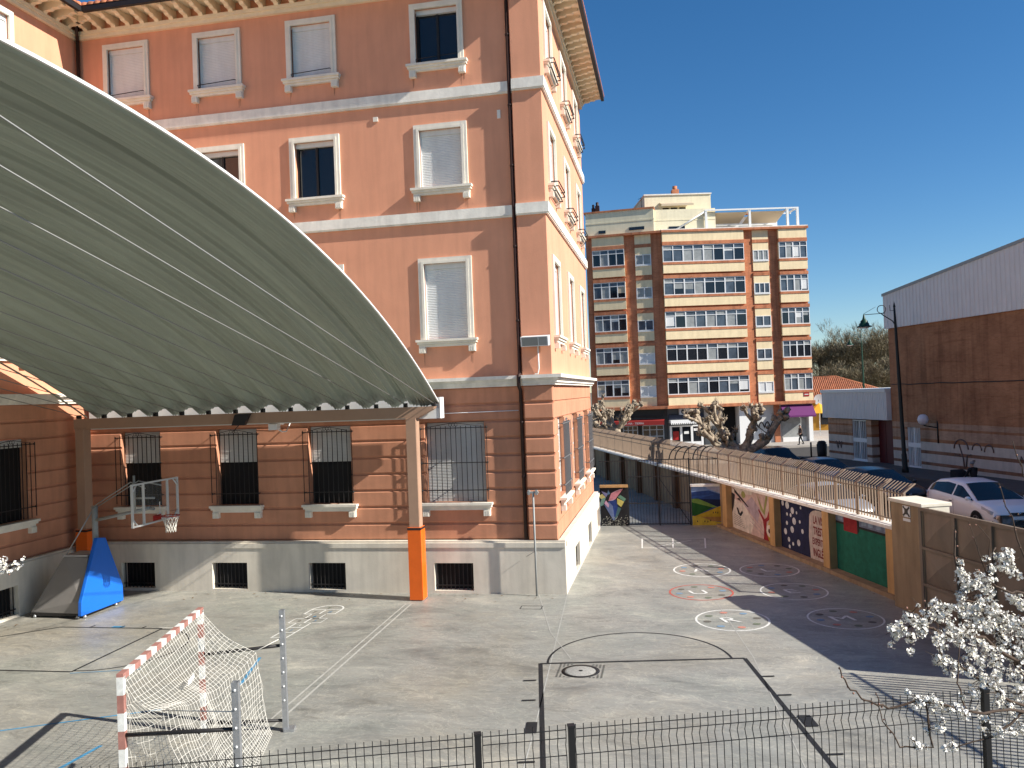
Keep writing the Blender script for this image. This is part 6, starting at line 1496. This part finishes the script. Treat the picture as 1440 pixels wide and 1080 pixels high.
br = [([root, root.lerp(cr0, .5) + Vector((.05, 0, 0)), cr0], .06),
      ([cr0, A(1440, 935), A(1385, 900, -.1), A(1330, 893, -.15), A(1290, 880, -.2), A(1260, 888, -.25)], .014),
      ([A(1500, 1010, .1), A(1440, 960), A(1418, 905), A(1393, 868), A(1358, 842, .1), A(1346, 815, .1), A(1343, 745, .15)], .013),
      ([cr0, A(1470, 900, .1), A(1440, 836, .1), A(1405, 828, .1), A(1388, 812, .1), A(1400, 770, .15)], .011),
      ([A(1470, 900, .1), A(1445, 800, .2), A(1428, 745, .25), A(1405, 680, .3)], .007), ([A(1388, 812, .1), A(1362, 733, .15)], .004), ([A(1458, 700, .2), A(1440, 668, .2), A(1424, 620, .25)], .006),
      ([A(1388, 812, .1), A(1392, 760, .1), A(1372, 735, .1)], .004),
      ([cr0, A(1420, 985, -.2), A(1385, 960, -.2), A(1330, 928, -.2), A(1318, 905, -.2)], .010), ([cr0, A(1440, 1000, -.3), A(1360, 1002, -.4), A(1300, 985, -.4), A(1250, 995, -.4), A(1215, 985, -.4), A(1192, 965, -.4), A(1180, 938, -.4)], .009),
      ([A(1300, 985, -.4), A(1310, 1050, -.4), A(1266, 1050, -.4), A(1242, 1012, -.4), A(1231, 973, -.4)], .006), ([cr0, A(1455, 960), A(1440, 900), A(1425, 870)], .012), ([A(1360, 1002, -.4), A(1345, 960, -.35), A(1350, 905, -.3)], .006),
      ([A(1440, 1000, -.3), A(1400, 1035, -.35), A(1340, 1052, -.35)], .007), ([A(1330, 893, -.15), A(1303, 862, -.2), A(1300, 842, -.2)], .004), ([A(1358, 842, .1), A(1380, 835, .1), A(1376, 800, .1)], .004)]
cl = []
for x, y, r_, d in ((1264, 884, 12, -.25), (1258, 890, 8, -.25), (1281, 897, 9, -.22), (1278, 868, 9, -.22), (1290, 874, 12, -.2), (1305, 868, 12, -.18), (1318, 862, 12, -.16), (1330, 856, 9, -.14), (1298, 884, 8, -.2), (1355, 815, 13, .1), (1365, 822, 11, .1), (1350, 806, 8, .1), (1390, 812, 12, .1), (1388, 827, 10, .1), (1396, 800, 8, .1), (1412, 795, 12, .12), (1406, 783, 8, .12), (1421, 803, 9, .12), (1417, 785, 9, .12),
    (1351, 838, 9, .1), (1353, 852, 9, .08), (1357, 863, 9, .05), (1368, 866, 13, 0), (1380, 876, 12, 0), (1372, 853, 9, 0), (1392, 862, 12, 0), (1399, 852, 9, 0), (1396, 880, 14, 0), (1408, 868, 11, 0), (1420, 872, 13, 0), (1433, 886, 13, 0), (1411, 900, 13, 0), (1428, 918, 15, 0), (1318, 898, 10, -.2), (1333, 893, 11, -.15), (1346, 888, 12, -.12), (1360, 884, 11, -.1), (1375, 902, 10, -.1), (1390, 914, 12, -.1), (1402, 930, 12, -.1), (1426, 948, 14, -.05), (1318, 926, 8, -.2), (1330, 929, 9, -.2), (1345, 938, 9, -.2), (1362, 944, 9, -.2), (1380, 955, 9, -.2), (1398, 955, 10, -.2), (1434, 975, 11, -.15), (1418, 995, 10, -.2), (1313, 985, 8, -.4), (1292, 988, 8, -.4), (1334, 998, 8, -.4), (1356, 1003, 9, -.4), (1320, 1022, 8, -.4), (1405, 1030, 10, -.35), (1384, 1010, 8, -.3), (1437, 1025, 10, -.3), (1290, 1048, 7, -.4), (1340, 1050, 8, -.35), (1436, 850, 9, .05), (1445, 905, 16, 0), (1450, 960, 16, 0), (1455, 1010, 16, -.1), (1380, 930, 10, -.15), (1365, 915, 9, -.15), (1350, 905, 8, -.2), (1405, 975, 9, -.2), (1370, 975, 8, -.25), (1430, 845, 7, .1), (1420, 838, 6, .1)):
    cl.append((A(x, y, d), r_ * D / 1150 * .95, int(r_ * 5.2)))
bd = [A(x, y, d) for x, y, d in ((1180, 940, -.4), (1184, 952, -.4), (1192, 966, -.4), (1200, 975, -.4), (1215, 986, -.4), (1226, 990, -.4), (1240, 994, -.4), (1232, 976, -.4), (1236, 990, -.4), (1243, 1012, -.4), (1252, 1030, -.4), (1343, 748, .15), (1346, 768, .12), (1344, 785, .1), (1363, 738, .15), (1368, 756, .12), (1424, 622, .25), (1430, 640, .25), (1436, 655, .22), (1406, 685, .3), (1412, 705, .3), (1420, 725, .27), (1428, 745, .25), (1435, 770, .22), (1300, 845, -.2), (1301, 855, -.2), (1275, 855, -.2), (1288, 852, -.2), (1372, 738, .1), (1376, 802, .1))]
blossom_tree('flowering tree with white blossom clusters at the right edge of the foreground', tuple(root), br, cl, bd, 31)
D = 5.2; r2 = Vector((-5.4, 3.6, 1.88)); c2 = A(-120, 830)
blossom_tree('tip of a white flowering branch at the left edge of the picture', tuple(r2), [([r2, r2.lerp(c2, .5), c2], .05), ([c2, A(-40, 812), A(6, 800), A(28, 796)], .012)], [(A(x, y), r_ * D / 1150, int(r_ * 2.4)) for x, y, r_ in ((4, 795, 7), (13, 799, 7), (24, 795, 7), (8, 803, 6), (-8, 800, 10), (-30, 812, 14), (-60, 815, 16))], [A(13, 808)], 8)

# ---- cables on the facade and litter on the floor
cb = MB(); cb.tube([FF(-18.2, .05, 5.36), FF(-13.5, .05, 5.33), FF(-11.9, .05, 5.2), FF(-11.75, .05, 5.3), FF(-7.0, .05, 5.36), FF(-4.4, .05, 5.38)], .012, 5); cb.build('facade_cable', M['whitemetal'], sch)
lv = MB(); rg = random.Random(77)
for k in range(150):
    if k < 70: x, y = rg.uniform(-15, -3.5), 23.6 - abs(rg.gauss(0, .5)) - .05
    elif k < 110:
        q = UV(rg.uniform(21, 35), 12.6 - abs(rg.gauss(0, .35)), 0); x, y = q.x, q.y
    else: x, y = -18.4 + abs(rg.gauss(0, .5)), rg.uniform(11, 20)
    a = rg.uniform(0, 6.28); L = rg.uniform(.02, .06); c_, s_ = math.cos(a) * L, math.sin(a) * L
    lv.mesh([(x - c_, y - s_, .016), (x + s_ * .4, y - c_ * .4, .022), (x + c_, y + s_, .03), (x - s_ * .4, y + c_ * .4, .02)], [(0, 1, 2, 3)])
tag(lv.build('dry_leaves', mat('dry_leaf', (.16, .1, .05), .9, .4, 8)), kind='stuff')

dm = mat('sill_drip_stain', (.52, .245, .15), .95, .15, 6, streak=.25)
for c_, z0 in [(c, z) for c in cols_f for z in (T[0], Mz[0], G1z[0])]:
    rg = random.Random(int(c_ * 100) + int(z0 * 10)); db = MB()
    for sg in (-1, 1):
        for q in range(2):
            x = c_ + sg * (.77 + rg.uniform(-.06, .06)); L = rg.uniform(.12, .4); w0 = rg.uniform(.012, .03); zt = z0 - .40
            db.face([FF(x - w0, .004 + .001 * q, zt), FF(x + w0, .004 + .001 * q, zt), FF(x + w0 * .3, .004 + .001 * q, zt - L), FF(x - w0 * .3, .004 + .001 * q, zt - L)])
    db.build('drip_stain', dm, sch)
